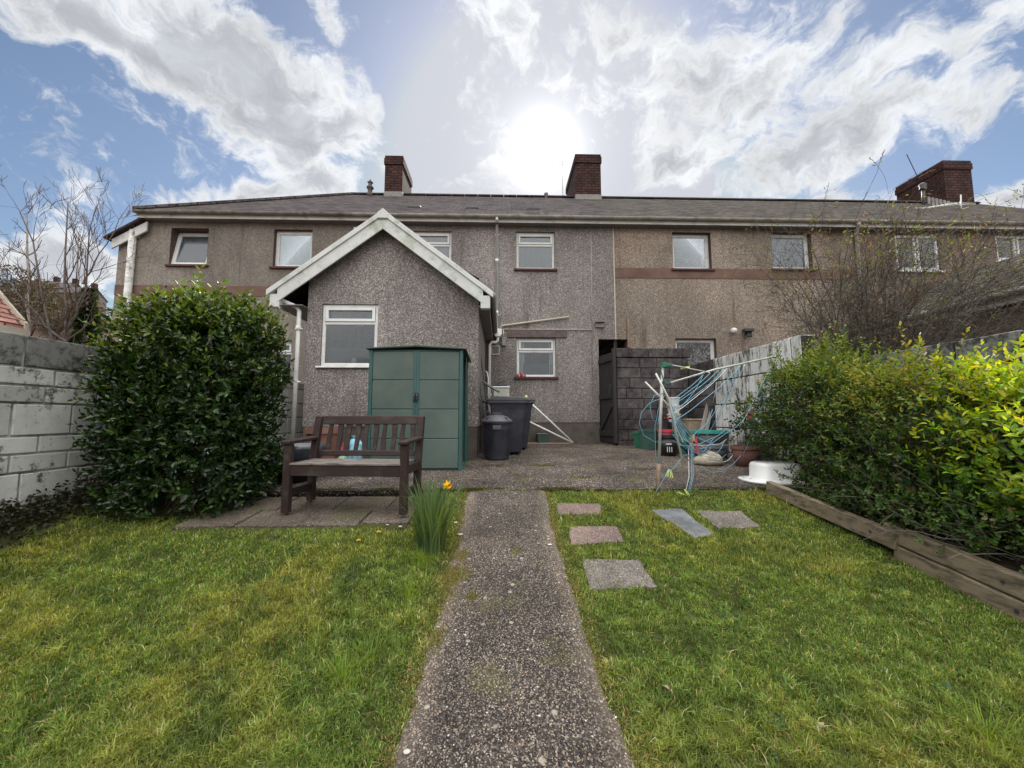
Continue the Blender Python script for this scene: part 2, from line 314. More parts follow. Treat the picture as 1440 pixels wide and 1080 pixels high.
# ------------------------------------------------------------------ mesh builder
class MB:
    def __init__(s): s.v = []; s.f = []; s.mi = []; s.mat = 0; s.X = None
    def add(s, vs, fs):
        o = len(s.v)
        if s.X is not None: vs = [s.X @ Vector(a) for a in vs]
        s.v += [tuple(a) for a in vs]; s.f += [tuple(i+o for i in f) for f in fs]; s.mi += [s.mat]*len(fs); return s
    def box(s, x0, x1, y0, y1, z0, z1):
        vs = [(x, y, z) for z in (z0, z1) for y in (y0, y1) for x in (x0, x1)]
        return s.add(vs, [(0, 2, 3, 1), (4, 5, 7, 6), (0, 1, 5, 4), (2, 6, 7, 3), (0, 4, 6, 2), (1, 3, 7, 5)])
    def beam(s, a, b, w, h, up=(0, 0, 1)):
        a, b = Vector(a), Vector(b); d = (b-a).normalized(); u = Vector(up); r = d.cross(u)
        if r.length < 1e-4: r = d.cross(Vector((1, 0, 0)))
        r.normalize(); u = r.cross(d).normalized()
        vs = [q + r*(sx*w/2)+u*(sz*h/2) for q in (a, b) for sx, sz in ((-1, -1), (1, -1), (1, 1), (-1, 1))]
        return s.add(vs, [(3, 2, 1, 0), (4, 5, 6, 7), (0, 1, 5, 4), (1, 2, 6, 5), (2, 3, 7, 6), (3, 0, 4, 7)])
    def tube(s, pts, rad, n=8, cap=True):
        pts = [Vector(p) for p in pts]; m = len(pts)
        rs = rad if isinstance(rad, (list, tuple)) else [rad]*m
        vs = []; u = None
        for i, p in enumerate(pts):
            d = (pts[min(i+1, m-1)]-pts[max(i-1, 0)])
            d = d.normalized() if d.length > 1e-9 else Vector((0, 0, 1))
            if u is None: u = d.cross(Vector((0, 0, 1)) if abs(d.z) < .9 else Vector((1, 0, 0))).normalized()
            u = (u - d*u.dot(d)); u = u.normalized() if u.length > 1e-6 else d.orthogonal().normalized()
            w = d.cross(u)
            for k in range(n):
                a = 2*math.pi*k/n; vs.append(p + (u*math.cos(a)+w*math.sin(a))*rs[i])
        fs = [(i*n+k, i*n+(k+1) % n, (i+1)*n+(k+1) % n, (i+1)*n+k) for i in range(m-1) for k in range(n)]
        if cap: fs += [tuple(range(n-1, -1, -1)), tuple(range((m-1)*n, m*n))]
        return s.add(vs, fs)
    def lathe(s, prof, c=(0, 0, 0), n=20, sx=1, sy=1):
        vs = []; c = Vector(c)
        for r, z in prof:
            for k in range(n):
                a = 2*math.pi*k/n; vs.append((c.x+r*math.cos(a)*sx, c.y+r*math.sin(a)*sy, c.z+z))
        m = len(prof)
        fs = [(i*n+k, i*n+(k+1) % n, (i+1)*n+(k+1) % n, (i+1)*n+k) for i in range(m-1) for k in range(n)]
        fs += [tuple(range(n-1, -1, -1)), tuple(range((m-1)*n, m*n))]
        return s.add(vs, fs)
    def prism(s, poly, d):               # polygon extruded by vector d
        n = len(poly); poly = [Vector(p) for p in poly]; d = Vector(d)
        return s.add(poly+[p+d for p in poly], [tuple(range(n)), tuple(range(2*n-1, n-1, -1))]+[(i, i+n, (i+1) % n+n, (i+1) % n) for i in range(n)])
    def build(s, name, mats, parent=None, world=True, bev=0, smooth=False, label=None, seg=1):
        me = bpy.data.meshes.new(name)
        off = Vector((0, 0, 0))
        if parent is not None and world:
            q = parent
            while q is not None: off += q.location; q = q.parent
        me.from_pydata([(a[0]-off.x, a[1]-off.y, a[2]-off.z) for a in s.v], [], s.f)
        if not isinstance(mats, (list, tuple)): mats = [mats]
        for m in mats: me.materials.append(m)
        if len(mats) > 1: me.polygons.foreach_set('material_index', s.mi)
        bm = bmesh.new(); bm.from_mesh(me); bmesh.ops.recalc_face_normals(bm, faces=bm.faces); 
        uvl = bm.loops.layers.uv.new('uv'); Z = Vector((0, 0, 1))
        for f in bm.faces:
            f.smooth = smooth; nn = f.normal
            if abs(nn.z) > .98: u, v = Vector((1, 0, 0)), Vector((0, 1, 0))
            else:
                u = Z.cross(nn).normalized(); v = nn.cross(u)
            for l in f.loops:
                w = l.vert.co + off; l[uvl].uv = (w.dot(u), w.dot(v))
        bm.to_mesh(me); bm.free()
        o = bpy.data.objects.new(name, me); COL.objects.link(o)
        if parent is not None: o.parent = parent
        if bev:
            b = o.modifiers.new('bevel', 'BEVEL'); b.width = bev; b.segments = seg; b.limit_method = 'ANGLE'; b.angle_limit = R(40)
        if label: o['label'] = label
        return o
def tag(o, label=None, cat=None, group=None, kind=None):
    for k, v in (('label', label), ('category', cat), ('group', group), ('kind', kind)):
        if v: o[k] = v
    return o
def thing(name, label, cat, loc=(0, 0, 0), group=None, rz=0):
    o = bpy.data.objects.new(name, None); COL.objects.link(o); o.location = loc; o.rotation_euler[2] = rz
    o.empty_display_size = .1
    return tag(o, label, cat, group)
def npmesh(name, V, FV, nper, mat, parent=None, col=None, smooth=False):
    """V (n,3) world coords, FV flat vertex index array, nper = loop counts per face"""
    off = np.zeros(3)
    q = parent
    while q is not None: off += np.array(q.location); q = q.parent
    V = V - off
    me = bpy.data.meshes.new(name)
    me.vertices.add(len(V)); me.vertices.foreach_set('co', V.astype(np.float32).ravel())
    me.loops.add(len(FV)); me.loops.foreach_set('vertex_index', FV.astype(np.int32))
    st = np.concatenate(([0], np.cumsum(nper)[:-1])).astype(np.int32)
    me.polygons.add(len(nper)); me.polygons.foreach_set('loop_start', st)
    if smooth: me.polygons.foreach_set('use_smooth', np.ones(len(nper), dtype=bool))
    me.materials.append(mat)
    if col is not None:
        a = me.attributes.new('col', 'FLOAT_COLOR', 'POINT'); a.data.foreach_set('color', col.astype(np.float32).ravel())
    me.update(calc_edges=True)
    o = bpy.data.objects.new(name, me); COL.objects.link(o)
    if parent is not None: o.parent = parent
    return o
def frames(D, Nr):
    D = D/np.linalg.norm(D, axis=1, keepdims=True)
    X = np.cross(D, Nr); X /= np.linalg.norm(X, axis=1, keepdims=True)+1e-9
    return X, D, np.cross(X, D)
LEAF = np.array([(0, 0, 0), (-.5, .35, .08), (.5, .35, .08), (-.42, .68, .06), (.42, .68, .06), (0, 1, -.06), (0, .5, -.04)])
LF = [(0, 6, 1), (0, 2, 6), (1, 6, 3), (6, 2, 4), (3, 6, 5), (6, 4, 5)]
def leaves(name, P, D, Nr, L, W, col, mat, parent):
    X, Y, Z = frames(D, Nr); n = len(P)
    V = P[:, None, :] + LEAF[None, :, 0:1]*(W[:, None, None])*X[:, None, :] + LEAF[None, :, 1:2]*L[:, None, None]*Y[:, None, :] + LEAF[None, :, 2:3]*L[:, None, None]*Z[:, None, :]
    k = len(LEAF); F = np.array(LF)
    FV = (F[None]+np.arange(n)[:, None, None]*k).ravel()
    C = np.repeat(np.concatenate([col, np.ones((n, 1))], 1), k, axis=0)
    return npmesh(name, V.reshape(-1, 3), FV, np.full(n*len(LF), 3), mat, parent, C)
def pick(n, cols, w=None, var=.2):
    c = np.array(cols)[rng.choice(len(cols), n, p=w)]
    return np.clip(c*(1+var*rng.standard_normal((n, 1)))*(1+.08*rng.standard_normal((n, 3))), .004, 1)
# ================================================================== SETTING
YW = 9.3                                   # house fronts
def hillz(x, y):
    t = sstep(-25, -115, x) if False else sstep(25, 115, -x)
    t = sstep(40, 125, -x); t2 = sstep(125, 180, -x)
    return .55 + (31*t+9*t2)*sstep(-30, 40, y)
b = MB()
xs = [-900, -500, -300]+list(range(-195, -20, 5))+[-20, -12, -4.05, 4.25, 12, 20, 40, 80, 160, 400, 900]
ys = [-900, -300, -100, -40, -20, -8, 4.2, 9.2, 14, 20]+list(range(25, 150, 6))+[180, 240, 400, 900]
def terr(x, y):
    if x > -20:
        return (-.35+.177*max(y, -8) if y < 4.25 else .5)
    return hillz(x, y) if y > 4.25 else min(hillz(x, y), hillz(x, y) + -.3+.177*max(y, -8)-.5)
vs = [(x, y, terr(x, y)) for y in ys for x in xs]; nx = len(xs)
b.add(vs, [(j*nx+i, j*nx+i+1, (j+1)*nx+i+1, (j+1)*nx+i) for j in range(len(ys)-1) for i in range(nx-1)])
tag(b.build('ground', M['land'], smooth=True), kind='structure')
# lawn soil sheet
b = MB(); N1, N2 = 150, 120
xs = np.linspace(-4.0, 4.2, N1); ys = np.linspace(-3, 4.30, N2)
b.add([(x, y, min(H(x, y), H(x, min(y, 4.26)))) for y in ys for x in xs], [(j*N1+i, j*N1+i+1, (j+1)*N1+i+1, (j+1)*N1+i) for j in range(N2-1) for i in range(N1-1)])
tag(b.build('lawn', M['turf'], smooth=True), kind='structure')
# garden path
Lp = [(536, 1080), (566, 1010), (598, 900), (616, 850), (628, 800), (640, 760), (645, 730), (652, 700)]
Rp = [(905, 1080), (870, 1000), (836, 905), (820, 860), (806, 820), (790, 770), (778, 730), (772, 700)]
Lw = [gp(*p, .02) for p in Lp]; Rw = [gp(*p, .02) for p in Rp]
def edge(P, y):
    if y <= P[0].y: return P[0].x + (P[0].x-P[-1].x)/(P[0].y-P[-1].y)*(y-P[0].y)*1.
    for a, c in zip(P, P[1:]):
        if y <= c.y: return a.x+(c.x-a.x)*(y-a.y)/(c.y-a.y)
    return P[-1].x
b = MB(); NY = 260; NX = 34; ys = np.linspace(-3, 4.262, NY)
PL = lambda y: edge(Lw, y)+.022*mnoise.noise((y*4, 0, 3))+.012*mnoise.noise((y*15, 0, 3))
PR = lambda y: edge(Rw, y)+.022*mnoise.noise((y*4, 9, 3))+.012*mnoise.noise((y*15, 9, 3))
vs = []
for y in ys:
    l, r = PL(y), PR(y)
    for i in range(NX):
        t = i/(NX-1); x = l+(r-l)*t
        e = min(t, 1-t)*(r-l); z = H(x, y)+.028*sstep(0, .05, e)-.012+.006*mnoise.noise((x*6, y*6, 5))
        z -= .006*math.exp(-((y-2.66)/.012)**2)
        vs.append((x, y, z))
b.add(vs, [(j*NX+i, j*NX+i+1, (j+1)*NX+i+1, (j+1)*NX+i) for j in range(NY-1) for i in range(NX-1)])
pathz = lambda x, y: H(x, y)+.016
# pebbles proud of the worn surface belong to the path
ico = [(0, 0, 1), (.9, 0, .2), (.28, .85, .2), (-.72, .53, .2), (-.72, -.53, .2), (.28, -.85, .2)]
icf = [(0, 1, 2), (0, 2, 3), (0, 3, 4), (0, 4, 5), (0, 5, 1)]
for i in range(5200):
    y = .9+3.3*(random.random()**1.5); l, r = PL(y), PR(y); x = random.uniform(l+.015, r-.015)
    s = random.choice([.002, .003, .003, .004, .0045])*(1 if random.random() < .96 else 1.8); a = random.random()*6.28
    s2 = s*random.uniform(.6, 1.1)
    b.mat = random.choices([1, 2, 3], [.4, .5, 1.6])[0]; z0 = pathz(x, y)-.001
    b.add([(x+(p[0]*s*math.cos(a)-p[1]*s2*math.sin(a)), y+(p[0]*s*math.sin(a)+p[1]*s2*math.cos(a)), z0+p[2]*s*.7) for p in ico], icf)
for i in range(420):
    y = .9+3.3*(random.random()**1.6); l, r = PL(y), PR(y); x = random.uniform(l+.02, r-.02); s = random.uniform(.005, .010); a = random.random()*6.28; s2 = s*random.uniform(.5, .9)
    b.mat = random.choices([1, 2, 3], [.7, 1.2, 1.])[0]; z0 = pathz(x, y)-.002
    b.add([(x+(p[0]*s*math.cos(a)-p[1]*s2*math.sin(a)), y+(p[0]*s*math.sin(a)+p[1]*s2*math.cos(a)), z0+p[2]*s*.4) for p in ico], icf)
b.mat = 0
po = b.build('path', [M['path'], M['pebw'], M['pebt'], M['pebg']], smooth=True); tag(po, kind='structure')
_a = po.data.attributes.new('edge', 'FLOAT', 'POINT'); _a.data.foreach_set('value', [max(0, 1-max(0, min(v.co.x-PL(v.co.y), PR(v.co.y)-v.co.x)-.0)/.15) if k < NX*NY else 0 for k, v in enumerate(po.data.vertices)])
# patio
b = MB(); nx = 170; xs = np.linspace(-4.0, 4.2, nx)
vs = []; rows = []
for j, y in enumerate(list(np.linspace(4.27, 9.4, 40))):
    for x in xs:
        yy = y+(.018*mnoise.noise((x*3, 0, 1))+.012*mnoise.noise((x*11, 0, 1)) if j == 0 else 0)
        vs.append((x, yy, .585+.038*(y-4.27)+.004*mnoise.noise((x*2, y*2, 8))-(.006 if j == 0 else 0)))
for x in xs:
    yy = 4.275+.018*mnoise.noise((x*3, 0, 1))+.012*mnoise.noise((x*11, 0, 1)); vs.append((x, yy+.001, .545))
for x in xs: vs.append((x, 4.34, .54))
for x in xs: vs.append((x, 4.345, .35))
b.add(vs, [(j*nx+i, j*nx+i+1, (j+1)*nx+i+1, (j+1)*nx+i) for j in range(39) for i in range(nx-1)] + [(40*nx+i, 40*nx+i+1, i+1, i) for i in range(nx-1)]+[(41*nx+i, 41*nx+i+1, 40*nx+i+1, 40*nx+i) for i in range(nx-1)]+[(42*nx+i, 42*nx+i+1, 41*nx+i+1, 41*nx+i) for i in range(nx-1)])
tag(b.build('patio', M['patio'], smooth=False), kind='structure')
# sunken paving under the bench
b = MB()
yy = [3.40, 3.80, 4.24]; xx = [-2.75, -2.25, -1.72, -1.22, -.80]
for j in range(2):
    for i in range(4):
        dx = .12 if j else 0
        x0, x1 = xx[i]+.008+dx*(i > 0), xx[i+1]-.008+dx*(i < 3); y0, y1 = yy[j]+.008+(.05 if (j == 0 and i == 3) else 0), yy[j+1]-.008
        t = random.uniform(-.006, .006); t2 = random.uniform(-.004, .004)
        top = [(x0, y0, slabz(y0)+t), (x1, y0, slabz(y0)+t2), (x1, y1, slabz(y1)+t2), (x0, y1, slabz(y1)+t)]
        b.add(top+[(p[0], p[1], p[2]-.05) for p in top], [(0, 1, 2, 3), (0, 4, 5, 1), (1, 5, 6, 2), (2, 6, 7, 3), (3, 7, 4, 0)])
tag(b.build('bench_paving', M['slabb'], bev=.006), kind='structure')
# stepping stones
def stone(px, label, mat, name='stepping_stone', group='paving slabs set in the right lawn', h=.010):
    P = [gp(*p, .01) for p in px]; c = sum(P, Vector())/len(P)
    t = thing(name, label, 'paving slab', c, group)
    # subdivide outline with wobble
    out = []; n = len(P)
    for i in range(n):
        for k in range(8):
            q = P[i].lerp(P[(i+1) % n], k/8); w = .022*mnoise.noise((q.x*12, q.y*12, 4))
            d = (q-c); d.z = 0; out.append(q+d.normalized()*w)
    top = [Vector((q.x, q.y, H(q.x, q.y)+h)) for q in out]; b = MB()
    inn = [Vector((c.x+(q.x-c.x)*.94, c.y+(q.y-c.y)*.94, q.z+.006)) for q in top]; m = len(out)
    b.add([q-Vector((0, 0, .03)) for q in top]+top+inn+[Vector((c.x, c.y, H(c.x, c.y)+h+.007))],
          [(i, (i+1) % m, m+(i+1) % m, m+i) for i in range(m)]+[(m+i, m+(i+1) % m, 2*m+(i+1) % m, 2*m+i) for i in range(m)]+[(2*m+i, 2*m+(i+1) % m, 3*m) for i in range(m)])
    b.build('slab', mat, t, smooth=False); return out
STN = []
STN.append(stone([(785, 724), (846, 722), (844, 709), (784, 709)], 'small pinkish slab in grass, farthest from the camera beside the path', M['slabp']))
STN.append(stone([(803, 767), (878, 762), (868, 741), (799, 742)], 'pinkish pebbly slab in grass, middle one of three beside the path', M['slabp']))
STN.append(stone([(829, 830), (924, 826), (900, 789), (818, 787)], 'large grey square slab in grass, nearest of three beside the path', M['slabg']))
STN.append(stone([(1010, 743), (1070, 741), (1042, 719), (980, 719)], 'brown pebbly slab in grass, right of the smooth bluish slate', M['slabg']))
STN.append(stone([(978, 757), (1006, 753), (958, 716), (916, 718)], 'smooth bluish grey slate slab lying askew in the right lawn', M['slatestone'], 'slate_slab', None))
# raised bed soil
b = MB(); xs = np.linspace(2.96, 4.2, 16); ys = np.linspace(-1, 4.22, 50)
b.add([(x, y, .34+.045*y+.07*(x-2.96)+.02*mnoise.noise((x*5, y*5, 0))) for y in ys for x in xs], [(j*16+i, j*16+i+1, (j+1)*16+i+1, (j+1)*16+i) for j in range(49) for i in range(15)])
tag(b.build('bed_soil', M['soil'], smooth=True), kind='structure')
# ================================================================== HOUSES
def panel(b, x0, x1, z0, z1, Y, holes, depth=.14):
    X = sorted({x0, x1}|{h[0] for h in holes}|{h[1] for h in holes}); Z = sorted({z0, z1}|{h[2] for h in holes}|{h[3] for h in holes})
    for i in range(len(X)-1):
        for j in range(len(Z)-1):
            cx, cz = (X[i]+X[i+1])/2, (Z[j]+Z[j+1])/2
            if any(h[0] < cx < h[1] and h[2] < cz < h[3] for h in holes): continue
            b.add([(X[i], Y, Z[j]), (X[i+1], Y, Z[j]), (X[i+1], Y, Z[j+1]), (X[i], Y, Z[j+1])], [(0, 1, 2, 3)])
    for h in holes:
        a, c, d, e = h[:4]
        b.add([(a, Y, d), (c, Y, d), (c, Y, e), (a, Y, e), (a, Y+depth, d), (c, Y+depth, d), (c, Y+depth, e), (a, Y+depth, e)], [(0, 1, 5, 4), (1, 2, 6, 5), (2, 3, 7, 6), (3, 0, 4, 7)])
    return b
def hole(px0, px1, py0, py1, Y=YW):
    a = at(px0, py1, Y); c = at(px1, py0, Y); return [a.x, c.x, a.z, c.z]
def curtain(x0, x1, z0, z1, y, mat, parent, amp=.02, fr=34):
    b = MB(); n = max(6, int((x1-x0)*60)); vs = []
    for i in range(n+1):
        x = x0+(x1-x0)*i/n; o = amp*math.sin(x*fr*1.4)+.4*amp*math.sin(x*fr*2.9+1)
        vs += [(x, y+o, z0), (x, y+o*.8, z1)]
    b.add(vs, [(2*i, 2*i+2, 2*i+3, 2*i+1) for i in range(n)]); return b.build('curtain', mat, parent)
def frame_bars(b, x0, x1, z0, z1, y0, y1, w):
    b.box(x0, x0+w, y0, y1, z0, z1); b.box(x1-w, x1, y0, y1, z0, z1)
    b.box(x0+w, x1-w, y0, y1, z0, z0+w); b.box(x0+w, x1-w, y0, y1, z1-w, z1)
def window(h, Y, parent, kind='fan', sill=True, sillmat='sill', reveal=False, curt=None, rec=.07, tilt=0, mull=0, label=None, sillw=.06, fan=.34):
    x0, x1, z0, z1 = h; y = Y+rec; b = MB(); e = .004
    x0 += e; x1 -= e; z0 += e; z1 -= e
    if tilt:
        b.X = Matrix.Translation((0, y, z0)) @ Matrix.Rotation(-R(tilt), 4, 'X') @ Matrix.Translation((0, -y, -z0))
    gl = MB(); gl.X = b.X
    if kind == 'fan':
        zt = z1-(z1-z0)*fan
        frame_bars(b, x0, x1, z0, z1, y, y+.06, .045); b.box(x0+.045, x1-.045, y, y+.06, zt-.02, zt+.02)
        frame_bars(b, x0+.05, x1-.05, zt+.025, z1-.05, y-.018, y+.04, .05)
        gl.box(x0+.09, x1-.09, y+.02, y+.026, zt+.07, z1-.09); gl.box(x0+.04, x1-.04, y+.02, y+.026, z0+.04, zt-.02)
        bd = .012; frame_bars(b, x0+.045, x1-.045, z0+.045, zt-.02, y+.006, y+.03, bd)
    elif kind == 'mull':
        frame_bars(b, x0, x1, z0, z1, y, y+.06, .045); n = mull or 2
        for i in range(n):
            a = x0+(x1-x0)*i/n; c = x0+(x1-x0)*(i+1)/n
            frame_bars(b, a+.02, c-.02, z0+.03, z1-.03, y-.015, y+.04, .05); gl.box(a+.06, c-.06, y+.02, y+.026, z0+.07, z1-.07)
    else:
        frame_bars(b, x0, x1, z0, z1, y, y+.06, .075); frame_bars(b, x0+.075, x1-.075, z0+.075, z1-.075, y+.012, y+.035, .012)
        gl.box(x0+.07, x1-.07, y+.02, y+.026, z0+.07, z1-.07)
    w = b.build('window', M['upvc'], parent, bev=.004, label=label)
    gl.build('pane', M['pglass'] if kind == 'pat' else M['glass'], w)
    if sill:
        s = MB(); s.box(x0-.06, x1+.06, Y-.05, y+.0, z0-sillw, z0-.004); s.build('sill', M[sillmat], w, bev=.006)
    if reveal:
        s = MB(); q = Y+.24
        s.box(x0-.003, x0+.002, Y+.004, q, z0, z1); s.box(x1-.002, x1+.003, Y+.004, q, z0, z1); s.box(x0, x1, Y+.004, q, z1-.002, z1+.003)
        s.build('reveal', M['reveal'], w)
    if curt:
        for c in curt:
            m, a, d = c[0], c[1], c[2]; zz = c[3] if len(c) > 3 else (0, 1)
            curtain(x0+.06+(x1-x0-.12)*a, x0+.06+(x1-x0-.12)*d, z0+.05+(z1-z0-.1)*zz[0], z0+.05+(z1-z0-.1)*zz[1], y+.10+(.16 if tilt else 0), M[m], w, .002 if m == 'blind' else .035)
    return w
ZB = .66; ZE = at(865, 314.5, 9.1).z; ZR = at(865, 279, 13.2).z; YR = 13.2; YG = 9.02
zeave = at(865, 306, YG).z
def gutterset(x0, x1, t, fl='fascia', gmat='gutter_l'):
    b = MB(); b.box(x0, x1, YG+.07, YG+.09, ZE-.008, zeave+.02); b.build('fascia', M[fl], t)
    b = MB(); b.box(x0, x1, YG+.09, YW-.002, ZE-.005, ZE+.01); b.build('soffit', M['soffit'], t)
    b = MB(); pts = []; n = 9
    pr = [(YG+.0+.058*math.cos(a), zeave+.012+.055*math.sin(a)) for a in [math.pi+math.pi*k/n for k in range(n+1)]]
    pr += [(y_*.86+YG*.14, z_*.86+(zeave+.012)*.14+.002) for y_, z_ in reversed(pr)]
    b.prism([(x0, y_, z_) for y_, z_ in pr], (x1-x0, 0, 0))
    for k in range(int((x1-x0)/.9)+1):
        xx_ = x0+.3+k*.9
        if xx_ < x1-.05: b.prism([(xx_, y_+(y_-YG)*.12, z_-.004) for y_, z_ in pr[:n+1]], (.03, 0, 0))
    b.build('gutter', M[gmat], t)
def roofset(x0, x1, t, mat, hipx=None):
    b = MB(); ye = YG+.02; ze = zeave+.045; th = .05
    if hipx is None:
        b.prism([(x0, ye, ze), (x0, YR, ZR), (x0, 2*YR-ye, ze), (x0, 2*YR-ye, ze-th), (x0, YR, ZR-th), (x0, ye, ze-th)], (x1-x0, 0, 0))
    else:
        yb = 2*YR-ye
        P = [(x0, ye, ze), (x1, ye, ze), (x1, yb, ze), (x0, yb, ze), (hipx, YR, ZR), (x1, YR, ZR)]
        b.add(P+[(p[0], p[1], p[2]-th) for p in P], [(0, 1, 5, 4), (2, 3, 4, 5), (3, 0, 4), (6, 10, 11, 7), (8, 11, 10, 9), (9, 10, 6), (0, 6, 7, 1), (3, 9, 6, 0), (2, 8, 9, 3), (1, 7, 11, 5), (5, 11, 8, 2)])
    r = b.build('roof', M[mat], t)
    b = MB(); xs0 = hipx if hipx is not None else x0; n = int((x1-xs0)/.45)
    for k in range(n):
        a = xs0+(x1-xs0)*k/n; c = xs0+(x1-xs0)*(k+1)/n-.012
        b.prism([(a, YR+.13*math.cos(q), ZR-.04+.10*math.sin(q)) for q in [math.pi*j/6 for j in range(7)]], (c-a, 0, 0))
    if hipx is not None:
        p0 = Vector((x0, ye, ze)); p1 = Vector((hipx, YR, ZR)); n = 14
        for k in range(n): b.tube([p0.lerp(p1, k/n), p0.lerp(p1, (k+.94)/n)], .085, 7)
    b.build('ridge_tiles', M['slate'], r); return r
def shell(x0, x1, t, mat, ends='', zl=None):
    zl = zl or ZE
    b = MB(); b.add([(x0, 17.1, ZB), (x1, 17.1, ZB), (x1, 17.1, ZE), (x0, 17.1, ZE)], [(0, 1, 2, 3)]); b.build('rear_wall', mat, t)
    for s, x in (('l', x0), ('r', x1)):
        if s in ends:
            b = MB(); b.add([(x, YW, ZB), (x, 17.1, ZB), (x, 17.1, zl), (x, YW, zl)], [(0, 1, 2, 3)]); b.build('end_wall', mat, t)
def chimney(t, x0, x1, y0, y1, z0, z1, pots=()):
    b = MB(); k = .03; b.box(x0, x1, y0, y1, z0, z1-.32); b.box(x0-k, x1+k, y0-k, y1+k, z1-.32, z1-.10); b.box(x0-k*.3, x1+k*.3, y0-k*.3, y1+k*.3, z1-.10, z1)
    c = b.build('chimney', M['brick'], t)
    b = MB(); b.box(x0-.012, x1+.012, y0-.012, y1+.012, z0, z0+.34); b.build('flashing', M['lead'], c)
    for px_, py_ in pots:
        b = MB(); b.lathe([(.12, 0), (.13, .03), (.1, .05), (.09, .1), (.11, .12), (.11, .14), (.08, .14)], (px_, py_, z1), 14); b.build('chimney_pot', M['terra'], c)
    return c
def pipe(t, pts, r=.034, mat='pipe', brackets=(), name='downpipe', sockets=()):
    b = MB(); b.tube(pts, r, 12)
    for p in brackets: b.box(p[0]-r-.02, p[0]+r+.02, p[1]-.01, p[1]+r+.03, p[2]-.015, p[2]+.015)
    for p in sockets: b.tube([Vector(p)-Vector((0, 0, .04)), Vector(p)+Vector((0, 0, .04))], r+.008, 12)
    return b.build(name, M[mat], t, smooth=True)
# --- left neighbour's house
xL = at(190, 350, YW).x; xLL = at(164, 380, YW).x; xM = at(500, 340, YW).x; xR = at(865, 400, YW).x; xFR = at(1203, 380, YW).x; xEND = 17.5
t = thing('terraced_house', 'left end house with hipped slate roof, brown band and old smooth roughcast', 'house', ((xL+xM)/2, YW, ZB), 'terraced houses in the row')
HL = t
h1 = hole(237, 294, 321, 372); h2 = hole(383, 440, 323, 375); h3 = hole(336, 411, 479, 529)
xS = at(206, 320, YW).x
b = panel(MB(), xLL, xS, ZB, ZE, YW, [], .26); panel(b, xS, xM, ZB, ZE, YW, [h1, h2, h3], .26)
zt = at(163, 343, YW).z
b2 = MB(); wall = b.build('wall', M['rough_l'], t)
# cut the top left corner: the wall left of the pipe carries a sloping verge, so it is a polygon of its own
for v in wall.data.vertices:
    if v.co.x + t.location.x < xLL+.01 and v.co.z + t.location.z > ZE-.01: v.co.z = zt - t.location.z
bz0 = at(300, 416, YW).z; bz1 = at(300, 402, YW).z
b = MB(); b.box(xLL, xM, YW-.012, YW+.0, bz0, bz1); b.build('wall_band', M['band'], t)
window(h1, YW, t, 'single', reveal=True, curt=[('curt_p', 0, .62), ('curt_p', .86, 1)], rec=.045, tilt=11, label='window tilted open with mauve curtains')
window(h2, YW, t, 'single', reveal=True, curt=[('curt_w', 0, 1)], rec=.10, label='window with white net curtains')
window(h3, YW, t, 'fan', curt=[('curt_w', .3, 1, (.4, 1))], rec=.09, label='ground floor window mostly hidden by the hedge')
shell(xLL, xM, t, M['rough_l'], 'l', zt)
gx0 = at(188, 300, YG).x
gutterset(gx0, xM, t, gmat='gutter')
roofset(gx0-.02, xM, t, 'slate', at(498, 277, YR).x)
# sloping side verge at the far left
p0 = at(207, 311, YW-.12); p1 = at(157, 336, YW-.12)
b = MB(); b.prism([p0, p1, p1-Vector((0, 0, .24)), p0-Vector((0, 0, .24))], (0, .04, 0)); b.build('bargeboard', M['fascia'], t, bev=.005)
b = MB(); b.prism([p0+Vector((-.05, -.08, .03)), p1+Vector((-.12, -.08, -.02)), p1+Vector((-.12, -.08, .03)), p0+Vector((-.05, -.08, .09))], (0, 7.8, 0)); b.build('side_roof', M['slate'], t)
pp = at(187, 330, YW-.09)
pipe(t, [(pp.x, YW-.09, ZB+.1), (pp.x, YW-.09, at(187, 324, YW-.09).z)], .075, 'pipe_old', [(pp.x, YW-.09, at(187, 334, YW).z)])
pp = at(499, 320, YG+.05); pipe(t, [pp, pp+Vector((0, .16, -.15)), pp+Vector((0, .16, -2.5))], .034, 'pipe_old')
chimney(t, at(541, 250, 12.8).x, at(566, 250, 12.8).x, 12.8, 14.1, ZR-.45, at(550, 219, 12.8).z)
b = MB(); q = at(520, 279, 13.0); b.lathe([(.09, -.25), (.09, .1), (.11, .12), (.085, .14), (.075, .34), (.12, .37), (.12, .41), (.07, .44), (.06, .55), (.1, .58), (.05, .62), (.03, .68)], q, 14)
b.build('vent_pipe', M['bark'], t, smooth=True)
# --- middle house with its rear extension
t = thing('terraced_house', 'middle house in grey pebbledash with the gabled rear extension', 'house', ((xM+xR)/2, YW, ZB), 'terraced houses in the row')
HM = t
h4 = hole(580, 635, 325, 379); h5 = hole(726, 780, 326, 378); h6 = hole(726.5, 781.5, 475, 530); hp = [at(842, 500, YW).x, xR-.001, ZB+.001, at(860, 477, YW).z]
ze = at(700, 594, YW).z
b = panel(MB(), xM, xR-.03, ze, ZE, YW, [h4, h5, h6, [hp[0], xR-.03, ze, hp[3]]], .12); wl = b.build('wall', M['peb'], t)
b = MB(); b.box(xR-.03, xR, YW-.006, YW+.05, hp[3], ZE); b.build('edge_bead', M['conduit'], t)
b = panel(MB(), xM, hp[0], ZB, ze, YW+.012, [], .1); b.build('plinth', M['plinth'], t)
window(h4, YW, t, 'fan', sillmat='sill', curt=[('blind', 0, 1, (0, .6))], label='upper window half hidden by the gable')
w5 = window(h5, YW, t, 'fan', sillmat='sill', curt=[('blind', 0, 1, (0, 1))], label='upper window with closed grey blind')
